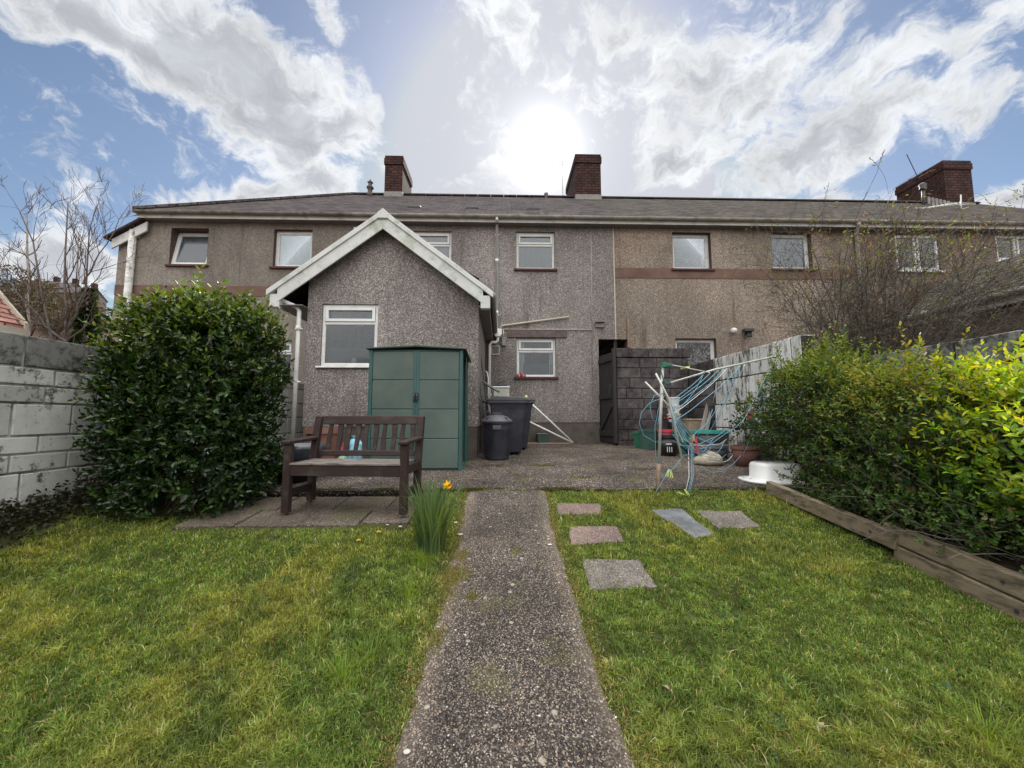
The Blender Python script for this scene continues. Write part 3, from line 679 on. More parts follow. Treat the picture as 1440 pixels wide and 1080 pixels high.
w6 = window(h6, YW, t, 'fan', sillmat='sill', curt=[('curt_w', 0, .16), ('curt_w', .9, 1), ('blind', .1, .95, (0, .34))], label='ground floor kitchen window')
x0, x1, z0, z1 = h6
b = MB(); b.box(at(713, 470, YW).x, at(797, 470, YW).x, YW-.03, YW+.03, at(750, 475, YW).z, at(750, 464, YW).z); b.build('lintel', M['lintel'], t, bev=.01)
for i, (dx, hh) in enumerate([(.03, .07), (.10, .11), (.14, .08), (.2, .06)]):
    b = MB(); b.lathe([(.022, 0), (.026, .02), (.024, hh*.7), (.01, hh), (.004, hh+.01)], (x0+dx, YW-.02, z0-.002), 10)
    tag(b.build('ornament', M['gnome_r'], smooth=True), ['short dark red ornament on the sill, leftmost of four', 'tallest dark red ornament on the kitchen window sill', 'red ornament just right of the tallest one on the kitchen sill', 'smallest red ornament, rightmost of four on the kitchen sill'][i], 'ornament', 'red ornaments on the kitchen window sill')
shell(xM, xR, t, M['peb'])
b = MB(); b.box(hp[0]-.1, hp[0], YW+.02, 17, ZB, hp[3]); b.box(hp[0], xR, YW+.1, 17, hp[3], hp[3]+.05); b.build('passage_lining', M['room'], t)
gutterset(xM+.002, xR, t); roofset(xM+.001, xR, t, 'slate')
chimney(t, at(809.5, 250, 12.8).x, at(845, 250, 12.8).x, 12.8, 14.7, ZR-.45, at(825, 217, 12.8).z, ())
b = MB(); q = at(788, 277, YR); q2 = at(790, 226, YR); b.tube([q+Vector((.12, .1, -.3)), q2], .012, 6)
b.tube([at(783, 229, YR), at(795, 226, YR)], .008, 6)
for k in range(4): c = at(783+k*4, 229-k, YR); b.tube([c+Vector((-.02, -.2, .06)), c+Vector((.02, .2, -.06))], .006, 5)
b.tube([at(785, 223, YR), at(792, 233, YR)], .006, 5)
b.build('aerial', M['alu'], t, smooth=True)
b = MB(); b.lathe([(.06, -.2), (.055, .08), (.075, .1), (.07, .14), (.02, .16)], at(768, 277, 13.1), 10); b.build('vent_pipe', M['lead'], t, smooth=True)
for pxx in (582, 664, 750):
    b = MB(); q = at(pxx, 296, 10.0); yq = 10.0; sl = (ZR-zeave)/(YR-YG); zz = zeave+.045+(yq-YG)*sl
    for k in range(1):
        w_ = .2; b.prism([(q.x-w_, yq, zz-.02), (q.x+w_, yq, zz-.02), (q.x+w_*.7, yq, zz+.06), (q.x-w_*.7, yq, zz+.06)], (0, .25, .12))
    b.build('roof_vent', M['darkmetal'], t, bev=.01)
# downpipe, hopper, offsets
yp = YW-.07; px0 = at(699, 310, yp)
zt1 = at(699, 303, yp).z; zh1 = at(700, 463, yp).z; zh0 = at(700, 474, yp).z; xh = at(700, 470, yp).x
pipe(t, [(px0.x, YG, zeave-.04), (px0.x, YG, zeave-.09), (px0.x, yp, zt1-.22), (px0.x, yp, zh1)], .034, 'pipe', [(px0.x, yp, zt1-.5), (px0.x, yp, (zt1+zh1)/2+.3), (px0.x, yp, zh1+.35)], sockets=[(px0.x, yp, 3.9), (px0.x, yp, 5.2)])
b = MB(); b.prism([(xh-.1, yp-.07, zh1), (xh+.1, yp-.07, zh1), (xh+.1, yp-.07, zh0+.06), (xh+.05, yp-.07, zh0), (xh-.05, yp-.07, zh0), (xh-.1, yp-.07, zh0+.06)], (0, .13, 0)); b.build('hopper', M['pipe'], t, bev=.008)
xl = at(688.5, 500, yp).x
pipe(t, [(xh, yp, zh0+.02), (xh, yp, zh0-.08), (xh-.04, yp, zh0-.13), (xl+.05, yp, at(690, 481, yp).z), (xl, yp, at(690, 485, yp).z), (xl, yp, .8)], .034, 'pipe', [(xl, yp, 1.9)])
pipe(t, [at(703, 461, YW-.04), at(706, 458, YW-.04), at(800, 445.5, YW-.04)], .022, 'conduit', name='sloping_pipe')
pipe(t, [at(704, 463, YW-.025), at(832, 463.5, YW-.025)], .012, 'conduit', name='horizontal_pipe')
pipe(t, [at(708, 463, YW-.025), at(708, 476, YW-.025)], .011, 'conduit', name='cable')
b = MB(); q = at(708.5, 481, YW); b.box(q.x-.05, q.x+.05, YW-.06, YW, q.z-.1, q.z+.1); b.build('junction_box', M['lead'], t, bev=.008)
b = MB(); q = at(843, 457, YW); b.box(q.x-.1, q.x+.1, YW-.05, YW, q.z-.07, q.z+.05); b.box(q.x-.12, q.x+.12, YW-.12, YW, q.z+.05, q.z+.07); b.build('wall_vent', M['lead'], t, bev=.006)
pipe(t, [at(831, 318, YW-.01), at(832, 400, YW-.01), at(833, 530, YW-.01)], .006, 'conduit', name='wall_cable')
b = MB(); q = at(695, 492, YW); frame_bars(b, q.x-.07, q.x+.13, q.z-.12, q.z+.1, YW-.02, YW, .02); b.build('vent_frame', M['conduit'], t)
# extension
YX = 6.6; ex0 = at(425, 600, YX).x; ex1 = at(672, 600, YX).x; yb_ = YX-.2
apx = at(537.5, 298, yb_); eL = at(378, 409, yb_).x; eR = at(691, 409, yb_).x; xc = (eL+eR)/2; zap = apx.z; zev = at(378, 409, yb_).z
slope = (zap-zev)/((eR-eL)/2)
hx = hole(449.5, 532, 428, 515, YX); zpx = at(500, 600, YX).z
zsh = zap-.10-slope*(xc-ex0)
b = panel(MB(), ex0, ex1, zpx, zsh, YX, [hx], .12)
zs2 = zap-.10-slope*(ex1-xc)
b.add([(ex0, YX, zsh), (ex1, YX, zsh), (ex1, YX, zs2), (xc, YX, zap-.10)], [(0, 1, 2, 3)])
b.add([(ex1, YX, zpx), (ex1, YW, zpx), (ex1, YW, zs2), (ex1, YX, zs2)], [(0, 1, 2, 3)]); b.add([(ex0, YX, zpx), (ex0, YW, zpx), (ex0, YW, zsh), (ex0, YX, zsh)], [(0, 1, 2, 3)])
b.build('extension_wall', M['peb'], t)
b = MB(); b.box(ex0+.012, ex1-.012, YX+.012, YW-.01, ZB-.1, zpx-.002); b.build('extension_plinth', M['plinth'], t)
we = window(hx, YX, t, 'fan', sillmat='upvc', curt=[('blind', 0, 1, (0, .30)), ('blind', 0, 1, (.72, 1))], rec=.03, sillw=.035, fan=.30, label='large extension window with blind')
# twiggy plant on the inner sill
b = MB(); x0, x1, z0, z1 = hx
for k in range(16):
    a = random.uniform(x0+.15, x1-.15); b.tube([(a, YX+.14, z0+.06), (a+random.uniform(-.2, .05), YX+.15, z0+random.uniform(.2, .5))], .006, 4)
tag(b.build('dried_stems', M['dry']), 'pale dried stems standing behind the extension window', 'dried plant')
b = MB(); b.lathe([(.03, 0), (.05, .02), (.055, .07), (.04, .11)], ((x0*.45+x1*.55), YX+.16, z0+.05), 12); tag(b.build('vase', M['white_pl'], smooth=True), 'small white pot behind the extension window', 'pot')
rf = MB()
for s in (-1, 1):
    e = eL if s < 0 else eR
    rf.prism([(xc, yb_+.03, zap), (e, yb_+.03, zev+.02), (e, yb_+.03, zev-.03), (xc, yb_+.03, zap-.05)], (0, YW-yb_-.03, 0))
rf.build('extension_roof', M['slate'], t)
bg = MB(); tp = MB()
def rake(bb, off0, off1, y0, y1, ext0=0, ext1=0):
    for s in (-1, 1):
        e = (eL-ext1) if s < 0 else (eR+ext1); dz = slope*(abs(e-xc))
        bb.prism([(xc, y0, zap-off0), (e, y0, zap-dz-off0), (e, y0, zap-dz-off1), (xc, y0, zap-off1)], (0, y1-y0, 0))
rake(tp, -.035, .065, yb_-.03, yb_+.04, 0, .03)
rake(bg, .065, .30, yb_-.008, yb_+.02, 0, -.14)
v_ = tp.build('verge_trim', M['barge'], t, bev=.004)
b = MB(); b.prism([(xc-.09, yb_-.045, zap-.13), (xc+.09, yb_-.045, zap-.13), (xc+.09, yb_-.045, zap-.03), (xc, yb_-.045, zap+.05), (xc-.09, yb_-.045, zap-.03)], (0, .03, 0)); b.build('apex_cap', M['barge'], v_, bev=.006)
bo = bg.build('bargeboard', M['barge'], t, bev=.004)
for s, e in ((-1, eL+.02), (1, eR-.02)):
    b = MB(); b.box(min(e, e-s*.16), max(e, e-s*.16), yb_-.004, yb_+.12, zev-.27, zev-.05)
    b.build('box_end', M['barge'], bo, bev=.004)
for s, e, w0 in ((-1, eL, ex0), (1, eR, ex1)):
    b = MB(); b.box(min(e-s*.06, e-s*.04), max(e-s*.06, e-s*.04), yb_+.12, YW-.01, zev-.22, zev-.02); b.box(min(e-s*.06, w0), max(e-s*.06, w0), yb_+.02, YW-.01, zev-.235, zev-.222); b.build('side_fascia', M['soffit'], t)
    b = MB(); b.tube([(e+s*.02, yb_+.06, zev-.02), (e+s*.02, YW-.02, zev-.04)], .055, 10); b.build('side_gutter', M['lead'], t, smooth=True)
pa = at(385, 414, YX-.1); pb_ = at(421, 434, YX-.06); pz = at(421, 620, YX-.06).z
pipe(t, [pa+Vector((0, 0, .1)), pa, pa+Vector((.05, 0, -.06)), pb_+Vector((-.05, 0, .03)), pb_+Vector((0, 0, -.04)), (pb_.x, YX-.06, pz)], .034, 'pipe', [(pb_.x, YX-.06, pb_.z-.35), (pb_.x, YX-.06, pb_.z-1.25)], sockets=[(pb_.x, YX-.06, pb_.z-.34)])
# --- right neighbour
t = thing('terraced_house', 'right neighbour house in tan roughcast with reddish brown band', 'house', ((xR+xFR)/2, YW, ZB), 'terraced houses in the row')
HR = t
h7 = hole(947, 999, 327, 378); h8 = hole(1087, 1140, 327, 378); h9 = hole(952, 1007, 476, 545)
pxr = at(883, 480, YW).x
b = panel(MB(), xR, xFR, ZB, ZE, YW, [h7, h8, h9, [xR, pxr, ZB, hp[3]]], .26); b.build('wall', M['rough_r'], t)
bz0 = at(1000, 392, YW).z; bz1 = at(1000, 378, YW).z
b = MB(); b.box(xR, xFR, YW-.012, YW, bz0, bz1); b.build('wall_band', M['band'], t)
window(h7, YW, t, 'single', reveal=True, rec=.12, curt=[('curt_w', .9, 1), ('blind', .3, .6, (0, .08))], label='plain upper window left of the pair')
window(h8, YW, t, 'single', reveal=True, rec=.12, curt=[('curt_w', .68, .95)], label='upper window with a white curtain at its right')
window(h9, YW, t, 'pat', reveal=True, rec=.10, sill=False, label='ground floor window with leaf patterned glass')
shell(xR, xFR, t, M['rough_r']); gutterset(xR+.002, xFR, t); roofset(xR+.001, xFR, t, 'slate_w')
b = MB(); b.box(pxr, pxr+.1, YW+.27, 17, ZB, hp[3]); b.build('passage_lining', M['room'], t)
b = MB(); b.box(at(881, 440, YW).x, at(884, 440, YW).x, YW-.03, YW+.01, at(882, 488, YW).z, at(882, 444, YW).z); b.build('rusty_batten', M['rust'], t)
b = MB(); q = at(1032, 465, YW-.1); b.lathe([(.02, -.07), (.06, -.05), (.075, 0), (.06, .05), (.03, .07)], q, 14); b.tube([q+Vector((0, 0, .02)), q+Vector((0, .1, .04))], .03, 8); b.build('security_camera', M['white_pl'], t, smooth=True)
b = MB(); q = at(1052, 466, YW-.1); b.box(q.x-.13, q.x+.1, YW-.2, YW-.05, q.z-.02, q.z+.06); b.box(q.x-.05, q.x+.08, YW-.14, YW-.1, q.z-.14, q.z-.03); b.box(q.x-.03, q.x+.03, YW-.08, YW, q.z-.06, q.z+.0)
b.build('floodlight', M['darkmetal'], t, bev=.012)
# --- far right house
t = thing('terraced_house', 'far right house in pinkish roughcast behind the bare shrub, with big brick chimney', 'house', ((xFR+xEND)/2, YW, ZB), 'terraced houses in the row')
HF = t
h10 = hole(1262, 1319, 330, 380); h11 = hole(1403, 1490, 331, 366)
panel(MB(), xFR, xEND, ZB, ZE, YW, [h10, h11], .12).build('wall', M['rough_p'], t)
window(h10, YW, t, 'mull', sillmat='upvc', rec=.04, mull=2, curt=[('curt_w', .6, 1)], label='two pane white window behind the bare shrub')
window(h11, YW, t, 'mull', sillmat='upvc', rec=.04, mull=3, curt=[('blind', 0, 1)], label='wide white window at the right edge')
shell(xFR, xEND, t, M['rough_p'], 'r'); gutterset(xFR+.002, xEND, t); roofset(xFR+.001, xEND, t, 'slate_w')
yp = YW-.06
xp = at(1203, 330, yp).x
pipe(t, [(xp-.12, YG, zeave-.04), (xp-.1, YG, zeave-.1), (xp+.02, yp, zt1-.32), (xp+.03, yp, .8)], .04, 'pipe_old', [(xp+.03, yp, 4.6), (xp+.03, yp, 3.4)])
YC = 12.7
c = chimney(t, at(1329, 260, YC).x, at(1368, 260, YC).x, YC, 14.35, ZR-.6, at(1350, 226, YC).z, [(at(1329, 260, YC).x+.3, 14.0)])
b = MB(); b.tube([at(1298, 285, 12.6)+Vector((0, 0, -.3)), at(1298, 262, 12.6)], .05, 10); b.lathe([(.05, 0), (.1, .03), (.1, .1), (.08, .12), (.12, .2), (.05, .28)], at(1298, 268, 12.6), 12); b.build('flue', M['darkmetal'], t, smooth=True)
b = MB()
for k in range(6):
    q = at(1306+k*5.5, 283+k*1.2, 12.62); b.box(q.x-.045, q.x+.045, q.y-.02, q.y+.02, q.z-.12, q.z+.16)
b.build('flashing_step', M['lead'], t)
b = MB(); q0 = at(1352, 305, 11.5); q1 = at(1351, 274, 11.5); b.tube([q0, q1], .02, 6)
for k in range(9):
    a = at(1291+k*6.4, 294-k*1.0, 11.5); b.tube([a, a+Vector((0, -.25, -.12))], .006, 4); b.tube([a, a+Vector((0, .25, .12))], .006, 4)
b.tube([at(1288, 293, 11.5), at(1362, 287, 11.5)], .01, 5); b.tube([at(1335, 300, 11.5), at(1362, 291, 11.5)], .01, 5)
b.build('aerial', M['alu'], t, smooth=True)
b = MB(); b.tube([at(1290, 248, 13.6), at(1275, 217, 13.6)], .014, 6); b.build('aerial_mast', M['darkmetal'], t)
# --- neighbour's outbuilding at right, with mossy roof
X1 = 8.4; yN, yS = 1.5, 8.9; ez = 1.35+(588-460)/545*8.9
t = thing('outbuilding', 'long low outbuilding with mossy tiled roof behind the right wall', 'outbuilding', (X1+1.5, 5.2, .5))
b = MB(); b.box(X1+.15, X1+3, yN, yS, .4, ez-.06); b.build('wall', M['rough_p'], t)
rr = MB(); sl = .66
rr.prism([(X1, yN-.2, ez), (X1+1.6, yN-.2, ez+1.6*sl), (X1+3.2, yN-.2, ez), (X1+3.2, yN-.2, ez-.06), (X1+1.6, yN-.2, ez+1.6*sl-.06), (X1, yN-.2, ez-.06)], (0, yS-yN+.2, 0)); r_ = rr.build('roof', M['oldtile'], t)
b = MB(); b.box(X1+.02, X1+.05, yN-.2, yS, ez-.2, ez-.065); b.build('fascia', M['fascia'], t)
b = MB(); b.tube([(X1-.04, yN-.2, ez-.02), (X1-.04, yS, ez-.05)], .06, 10); b.build('gutter', M['gutter'], t, smooth=True)
b = MB(); b.add([(X1+.15, yS+.002, .4), (X1+3, yS+.002, .4), (X1+3, yS+.002, ez-.06), (X1+1.6, yS+.002, ez+1.6*sl-.08), (X1+.15, yS+.002, ez-.06)], [(0, 1, 2, 3, 4)]); b.build('gable', M['rough_p'], t)
# --- left neighbour's red tiled outbuilding
t = thing('outbuilding', 'small outbuilding with pinkish red tiled roof behind the left wall', 'outbuilding', (-7.5, 3.5, .3))
X0 = -6.05; yF = 4.98; e0 = 1.35+1.17
b = MB(); b.box(-9.2, X0-.1, 1.0, yF-.05, .1, e0-.03); b.add([(X0-.1, yF-.05, e0-.03), (-9.2, yF-.05, e0-.03), (-7.65, yF-.05, e0+1.68)], [(0, 1, 2)]); b.build('wall', M['rough_l'], t)
b = MB(); b.prism([(X0, yF, e0), (-7.65, yF, e0+1.75), (-9.3, yF, e0), (-9.3, yF, e0-.05), (-7.65, yF, e0+1.69), (X0, yF, e0-.05)], (0, -4.2, 0)); b.build('roof', M['redtile'], t)
b = MB(); b.box(X0-.06, X0+.03, .8, yF+.03, e0-.15, e0-.05); b.prism([(X0+.02, yF, e0+.03), (-7.65, yF, e0+1.79), (-7.65, yF, e0+1.66), (X0+.02, yF, e0-.1)], (0, .03, 0)); b.build('fascia', M['conduit'], t)
# --- hillside
def hh(x, y, w, d, h, rz, label, group, name='hillside_house'):
    z = terr(x, y)-.6
    t = thing(name, label, 'house', (x, y, z), group, rz)
    b = MB(); b.box(-w/2, w/2, -d/2, d/2, 0, h); b.add([(-w/2, -d/2, h), (-w/2, d/2, h), (-w/2, 0, h+d*.33)], [(0, 1, 2)]); b.add([(w/2, -d/2, h), (w/2, d/2, h), (w/2, 0, h+d*.33)], [(0, 1, 2)]); b.build('wall', M['farwall'], t, world=False)
    b = MB(); b.prism([(-w/2-.1, -d/2-.3, h-.1), (-w/2-.1, 0, h+d*.36), (-w/2-.1, d/2+.3, h-.1), (-w/2-.1, d/2+.3, h-.3), (-w/2-.1, 0, h+d*.36-.2), (-w/2-.1, -d/2-.3, h-.3)], (w+.2, 0, 0)); r = b.build('roof', M['farroof'], t, world=False)
    b = MB(); b.box(w/2-.9, w/2, -.5, .5, h+.5, h+d*.36+1.1); b.build('chimney', M['brick'], r, world=False)
    for k in (-1, 1):
        for q in (.22, .66):
            b = MB(); b.box(k*w*.25-.5, k*w*.25+.5, -d/2-.03, -d/2+.02, h*q, h*q+1.2); b.build('window', M['farwin'], t, world=False)
LBL = ['leftmost', 'second from left', 'third from left', 'fourth from left', 'fifth from left', 'sixth from left', 'seventh from left', 'eighth from left', 'rightmost']
a0 = at(58, 440, 104); a1 = at(112, 440, 102)
for i in range(3):
    p = a0.lerp(a1, i/2); hh(p.x, p.y, 6.4, 7, 4.6, R(8), 'grey roofed terrace house on the near hillside, '+['leftmost', 'middle', 'rightmost'][i]+' of three', 'lower hillside terrace')
a0 = at(-6, 410, 122); a1 = at(112, 410, 118)
for i in range(6):
    p = a0.lerp(a1, i/5); hh(p.x, p.y, 5.8, 6, 3.6, R(6), 'tiny house on the far hill crest, '+('rightmost' if i == 5 else LBL[i])+' of six', 'hill crest terrace')
# ================================================================== GARDEN WALLS
def blockwall(t, name, mats, origin, d, n, L, courses, zt, th=.2, lens=(.44, .44), gap=.018, mort=None, seed=1, dz=.004):
    """origin = end point at z 0, d = unit direction along, n = outward normal; courses listed from the top down"""
    rr = random.Random(seed); b = MB(); d = Vector(d); n = Vector(n); z = zt; o = Vector(origin)
    for ci, c in enumerate(courses):
        ch, lo, hi = c[0], c[1], c[2]; b.mat = c[3] if len(c) > 3 else 0
        x = -rr.uniform(0, hi)*.9
        while x < L:
            w = rr.uniform(lo, hi); a0, a1 = max(0, x), min(L, x+w)
            if a1-a0 > .03:
                j = rr.uniform(-dz, dz); tj = rr.uniform(-dz, dz)
                p0 = o+d*(a0+gap/2)-n*th/2; p1 = o+d*(a1-gap/2)-n*th/2
                zc = z-ch/2
                b.beam(Vector((p0.x, p0.y, zc+tj))+n*j, Vector((p1.x, p1.y, zc-tj))+n*j, th, ch-gap)
            x += w
        z -= ch
    w_ = b.build(name, mats, t, bev=.009, seg=2)
    m = MB(); a = o-n*th/2; c = o+d*L-n*th/2; m.beam((a.x, a.y, (zt+z)/2-.004), (c.x, c.y, (zt+z)/2-.004), th-.026, zt-z-.03); m.build('mortar', mort or M['mortar'], t)
    return w_
t = thing('boundary_wall', 'left garden wall of white painted blocks with bare grey top course', 'wall', (-4.0, 4.5, .2))
fl = (.40, .47)
blockwall(t, 'blocks', [M['lw_white'], M['lw_top']], (-4.0, -1.5, 0), (0, 1, 0), (1, 0, 0), 8.1, [(.275, .42, .5, 1), (.155,)+fl, (.15,)+fl, (.275,)+fl, (.15,)+fl, (.155,)+fl, (.28,)+fl, (.15,)+fl, (.28,)+fl, (.28,)+fl], 2.055, mort=M['mortar_w'], seed=5)
blockwall(t, 'fresh_lifted_blocks', [M['lw_fresh_lifted']], (-4.0, 6.6, 0), (0, 1, 0), (1, 0, 0), 2.68, [(.14,)+fl, (.275,)+fl, (.275,)+fl, (.3,)+fl, (.3,)+fl, (.3,)+fl], 2.055, mort=M['mortar_w'], seed=6)  # stretch in deep shade, brightened through its block colour
t = thing('boundary_wall', 'right garden wall of streaky white painted upright blocks behind the pots', 'wall', (4.2, 6.5, .5))
up_ = (.225, .25)
YP = 7.55
blockwall(t, 'painted_blocks', [M['rw_white']], (4.2, 5.27, 0), (0, 1, 0), (-1, 0, 0), YP-5.27, [(.46,)+up_, (.46,)+up_, (.44,)+up_, (.45,)+up_, (.3,)+up_], 2.53, mort=M['mortar'], seed=8)
blockwall(t, 'bare_blocks', [M['darkblock']], (4.2, YP, 0), (0, 1, 0), (-1, 0, 0), 9.28-YP, [(.24, .4, .47)]*8, 2.53, seed=9)
t = thing('boundary_wall', 'lower rough grey wall behind the right hedge', 'wall', (4.2, 2, .2))
blockwall(t, 'blocks', [M['lw_top']], (4.2, -1.5, 0), (0, 1, 0), (-1, 0, 0), 6.76, [(.25, .42, .48)]*8, 2.07, seed=3)
t = thing('block_wall', 'dark unpainted block wall beside the black gate', 'wall', (3.4, 8.55, .75))
a = at(868, 560, 8.55).x; st = at(971, 500, 8.55).x
blockwall(t, 'blocks', [M['darkblock']], (a, 8.55, 0), (1, 0, 0), (0, -1, 0), st-a, [(.225, .42, .85)], 2.93, seed=4)
w2 = blockwall(t, 'blocks', [M['darkblock']], (a, 8.55, 0), (1, 0, 0), (0, -1, 0), 4.19-a, [(.23, .25, .75)]*9, 2.70, seed=14)
# gate
t = thing('garden_gate', 'black wooden ledged gate in the dark side passage', 'gate', (2.4, 8.9, .78))
ga = Vector((at(842.5, 560, 9.27).x+.03, 9.25, 0)); gb = Vector((a-.03, 8.50, 0)); gd = (gb-ga).normalized(); gl_ = (gb-ga).length; gn = gd.cross(Vector((0, 0, 1)))
b = MB()
for k in range(6):
    p = ga+gd*(gl_*(k+.5)/6); b.beam((p.x, p.y, .80), (p.x, p.y, 2.84), gl_/6-.006, .022, up=gn)
b.build('boards', M['gate'], t, bev=.003)
b = MB()
for z in (1.0, 1.85, 2.7): b.beam(ga+Vector((0, 0, z))+gn*.03, gb+Vector((0, 0, z))+gn*.03, .03, .11)
b.beam(ga+Vector((0, 0, 1.05))+gn*.031, gb+Vector((0, 0, 1.8))+gn*.031, .03, .09)
b.beam(gb+Vector((0, 0, .8))+gn*.05, gb+Vector((0, 0, 2.9))+gn*.05, .07, .07, up=gd)
b.build('ledges', M['gate'], t, bev=.003)
b = MB(); p = ga+gd*(gl_*.8)+gn*.06; b.tube([p+Vector((0, 0, 1.8)), p+Vector((0, 0, 1.95))+gn*.03, p+Vector((0, 0, 2.1))], .012, 6); b.build('handle', M['darkmetal'], t)
# ================================================================== TIMBER SLEEPERS
def sleeper(p0, p1, w, h, label):
    p0, p1 = Vector(p0), Vector(p1); c = (p0+p1)/2; t = thing('timber_sleeper', label, 'sleeper', (c.x, c.y, c.z-h/2), 'weathered timbers edging the hedge bed')
    b = MB(); n = 14; d = (p1-p0); L = d.length; dd = d.normalized(); rt = dd.cross(Vector((0, 0, 1))); u = rt.cross(dd)
    vs = []
    for i in range(n+1):
        q = p0+d*i/n; 
        for sx, sz in ((-1, -1), (1, -1), (1, 1), (-1, 1)):
            vs.append(q+rt*sx*w/2+u*sz*h/2+Vector([.006*mnoise.noise((q.x*3+sx, q.y*3+sz*2, k)) for k in range(3)]))
    b.add(vs, [(3, 2, 1, 0), tuple(range(n*4, n*4+4))]+[(i*4+k, i*4+(k+1) % 4, (i+1)*4+(k+1) % 4, (i+1)*4+k) for i in range(n) for k in range(4)])
    o = b.build('timber', M['sleeper'], t, bev=.009, seg=2)
    b = MB()
    for f in (.31, .86):
        q = p0+d*f-rt*(w/2+.001)*(1 if rt.x > 0 else -1); b.tube([q, q-Vector((.004, 0, 0))], .011, 8)
    b.build('bolt', M['darkmetal'], o)
X_ = 2.93
sleeper((2.86, 4.16, .615), (2.92, 2.86, .445), .07, .13, 'single timber at the far end of the bed edge near the enamel basin')
sleeper((2.94, 2.90, .355), (3.02, .75, .035), .07, .12, 'lower of the two near timbers edging the hedge bed')
sleeper((2.95, 2.98, .50), (3.03, .75, .165), .075, .125, 'upper of the two near timbers edging the hedge bed')
# ================================================================== BENCH
bx, by = -1.405, 3.80
t = thing('garden_bench', 'dark brown slatted wooden bench on the sunken paving', 'bench', (bx, by, .51), None, R(-5))
W = 1.16; D = .42
def lb(): return MB()
zf = -.015; zk = .015
for s in (-1, 1):
    x = s*(W/2-.035)
    b = lb(); b.box(x-.033, x+.033, -D/2, -D/2+.065, zf, .60); b.build('leg', M['bench'], t, world=False, bev=.005)
    b = lb(); b.prism([(x-.033, D/2-.03, zk), (x-.033, D/2-.02, .42), (x-.033, D/2+.075, .86), (x-.033, D/2+.135, .86), (x-.033, D/2+.045, .42), (x-.033, D/2+.035, zk)], (.066, 0, 0)); b.build('leg', M['bench'], t, world=False, bev=.005)
    b = lb(); xo = x+s*.0; b.prism([(xo-.045, -D/2-.03, .60), (xo-.045, D/2+.03, .625), (xo-.045, D/2+.03, .655), (xo-.045, -D/2-.03, .635)], (.09, 0, 0)); b.build('armrest', M['bench'], t, world=False, bev=.008)
    b = lb(); b.box(x-.02, x+.02, -D/2+.065, D/2-.03, .12, .19); b.build('stretcher', M['bench'], t, world=False, bev=.004)
    b = lb(); b.box(x-.02, x+.02, -D/2+.065, D/2-.02, .33, .41); b.build('side_rail', M['bench'], t, world=False, bev=.004)
b = lb(); b.box(-W/2+.066, W/2-.066, -D/2+.008, -D/2+.045, .315, .41); b.build('front_rail', M['bench'], t, world=False, bev=.004)
b = lb()
for k in range(6):
    y0 = -D/2+.0+k*.07; b.box(-W/2+.06, W/2-.06, y0, y0+.058, .412, .432)
b.build('seat', M['bench_w'], t, world=False, bev=.004)
def backpt(z): return D/2+.0+(z-.42)*.095/.44+.03
b = lb(); b.X = None
b.prism([(-W/2+.07, backpt(.775), .775), (-W/2+.07, backpt(.865), .865), (-W/2+.07, backpt(.865)+.035, .865), (-W/2+.07, backpt(.775)+.035, .775)], (W-.14, 0, 0)); b.build('top_rail', M['bench'], t, world=False, bev=.006)
b = lb(); b.prism([(-W/2+.07, backpt(.46), .455), (-W/2+.07, backpt(.51), .51), (-W/2+.07, backpt(.51)+.035, .51), (-W/2+.07, backpt(.46)+.035, .455)], (W-.14, 0, 0)); b.build('bottom_rail', M['bench'], t, world=False, bev=.006)
xs_ = np.linspace(-W/2+.16, W/2-.13, 10)
for k, x in enumerate(xs_):
    wb = .040 if k % 2 else .055; wt = .055 if k % 2 else .038; wm = .034
    if k == 2: wb = wt = .058; wm = .05
    pts = []
    zs = np.linspace(.50, .785, 9); prof = lambda u: (wb*(1-u)+wt*u)*.5 if True else 0
    L_ = [(x-prof(u)+.012*math.sin(u*math.pi)*(1 if k % 2 else -1)*.6, z) for u, z in zip(np.linspace(0, 1, 9), zs)]
    R_ = [(x+prof(u)+.012*math.sin(u*math.pi)*(1 if k % 2 else -1)*.6, z) for u, z in zip(np.linspace(0, 1, 9), zs)]
    poly = [(p[0], backpt(p[1])+.010, p[1]) for p in L_]+[(p[0], backpt(p[1])+.010, p[1]) for p in reversed(R_)]
    b = lb(); b.prism(poly, (0, .016, 0)); b.build('back_slat', M['bench'], t, world=False)
# ================================================================== SHED
sx0 = at(516, 600, 5.45).x; sx1 = at(650, 600, 5.45).x; sy0, sy1 = 5.45, 6.32; sz = H(0, 5.45)-.005
szt = at(580, 491, 5.45).z
t = thing('storage_shed', 'grey green metal storage shed with double doors behind the bench', 'shed', ((sx0+sx1)/2, sy0, sz))
sm = (sx0+sx1)/2+.01
def ribbed(b, x0, x1, z0, z1, y, axis='x', n=4, dep=.012):
    for k in range(n):
        a = z0+(z1-z0)*k/n+.006; c = z0+(z1-z0)*(k+1)/n-.006
        if axis == 'x': b.box(x0, x1, y, y+.02, a, c)
        else: b.box(y-.02, y, x0, x1, a, c)
    if axis == 'x': b.box(x0+.004, x1-.004, y+dep, y+.03, z0, z1)
    else: b.box(y-.03, y-dep, x0+.004, x1-.004, z0, z1)
for a, c in ((sx0+.055, sm-.02), (sm+.02, sx1-.055)):
    b = MB(); ribbed(b, a, c, sz+.03, szt-.03, sy0); dd = b.build('door', M['shed'], t, bev=.006, seg=2)
    b = MB(); ed = c if a < sm-.1 else a; b.box(ed-.022, ed+.022, sy0-.008, sy0+.012, sz+.03, szt-.03); b.build('door_edge', M['shed_t'], dd, bev=.005)
    b = MB(); b.box(ed-.015, ed+.015, sy0-.035, sy0-.008, sz+.98, sz+1.08); b.tube([(ed, sy0-.03, sz+.95), (ed, sy0-.055, sz+.97), (ed, sy0-.055, sz+1.03), (ed, sy0-.03, sz+1.06)], .008, 6); b.build('handle', M['darkmetal'], dd)
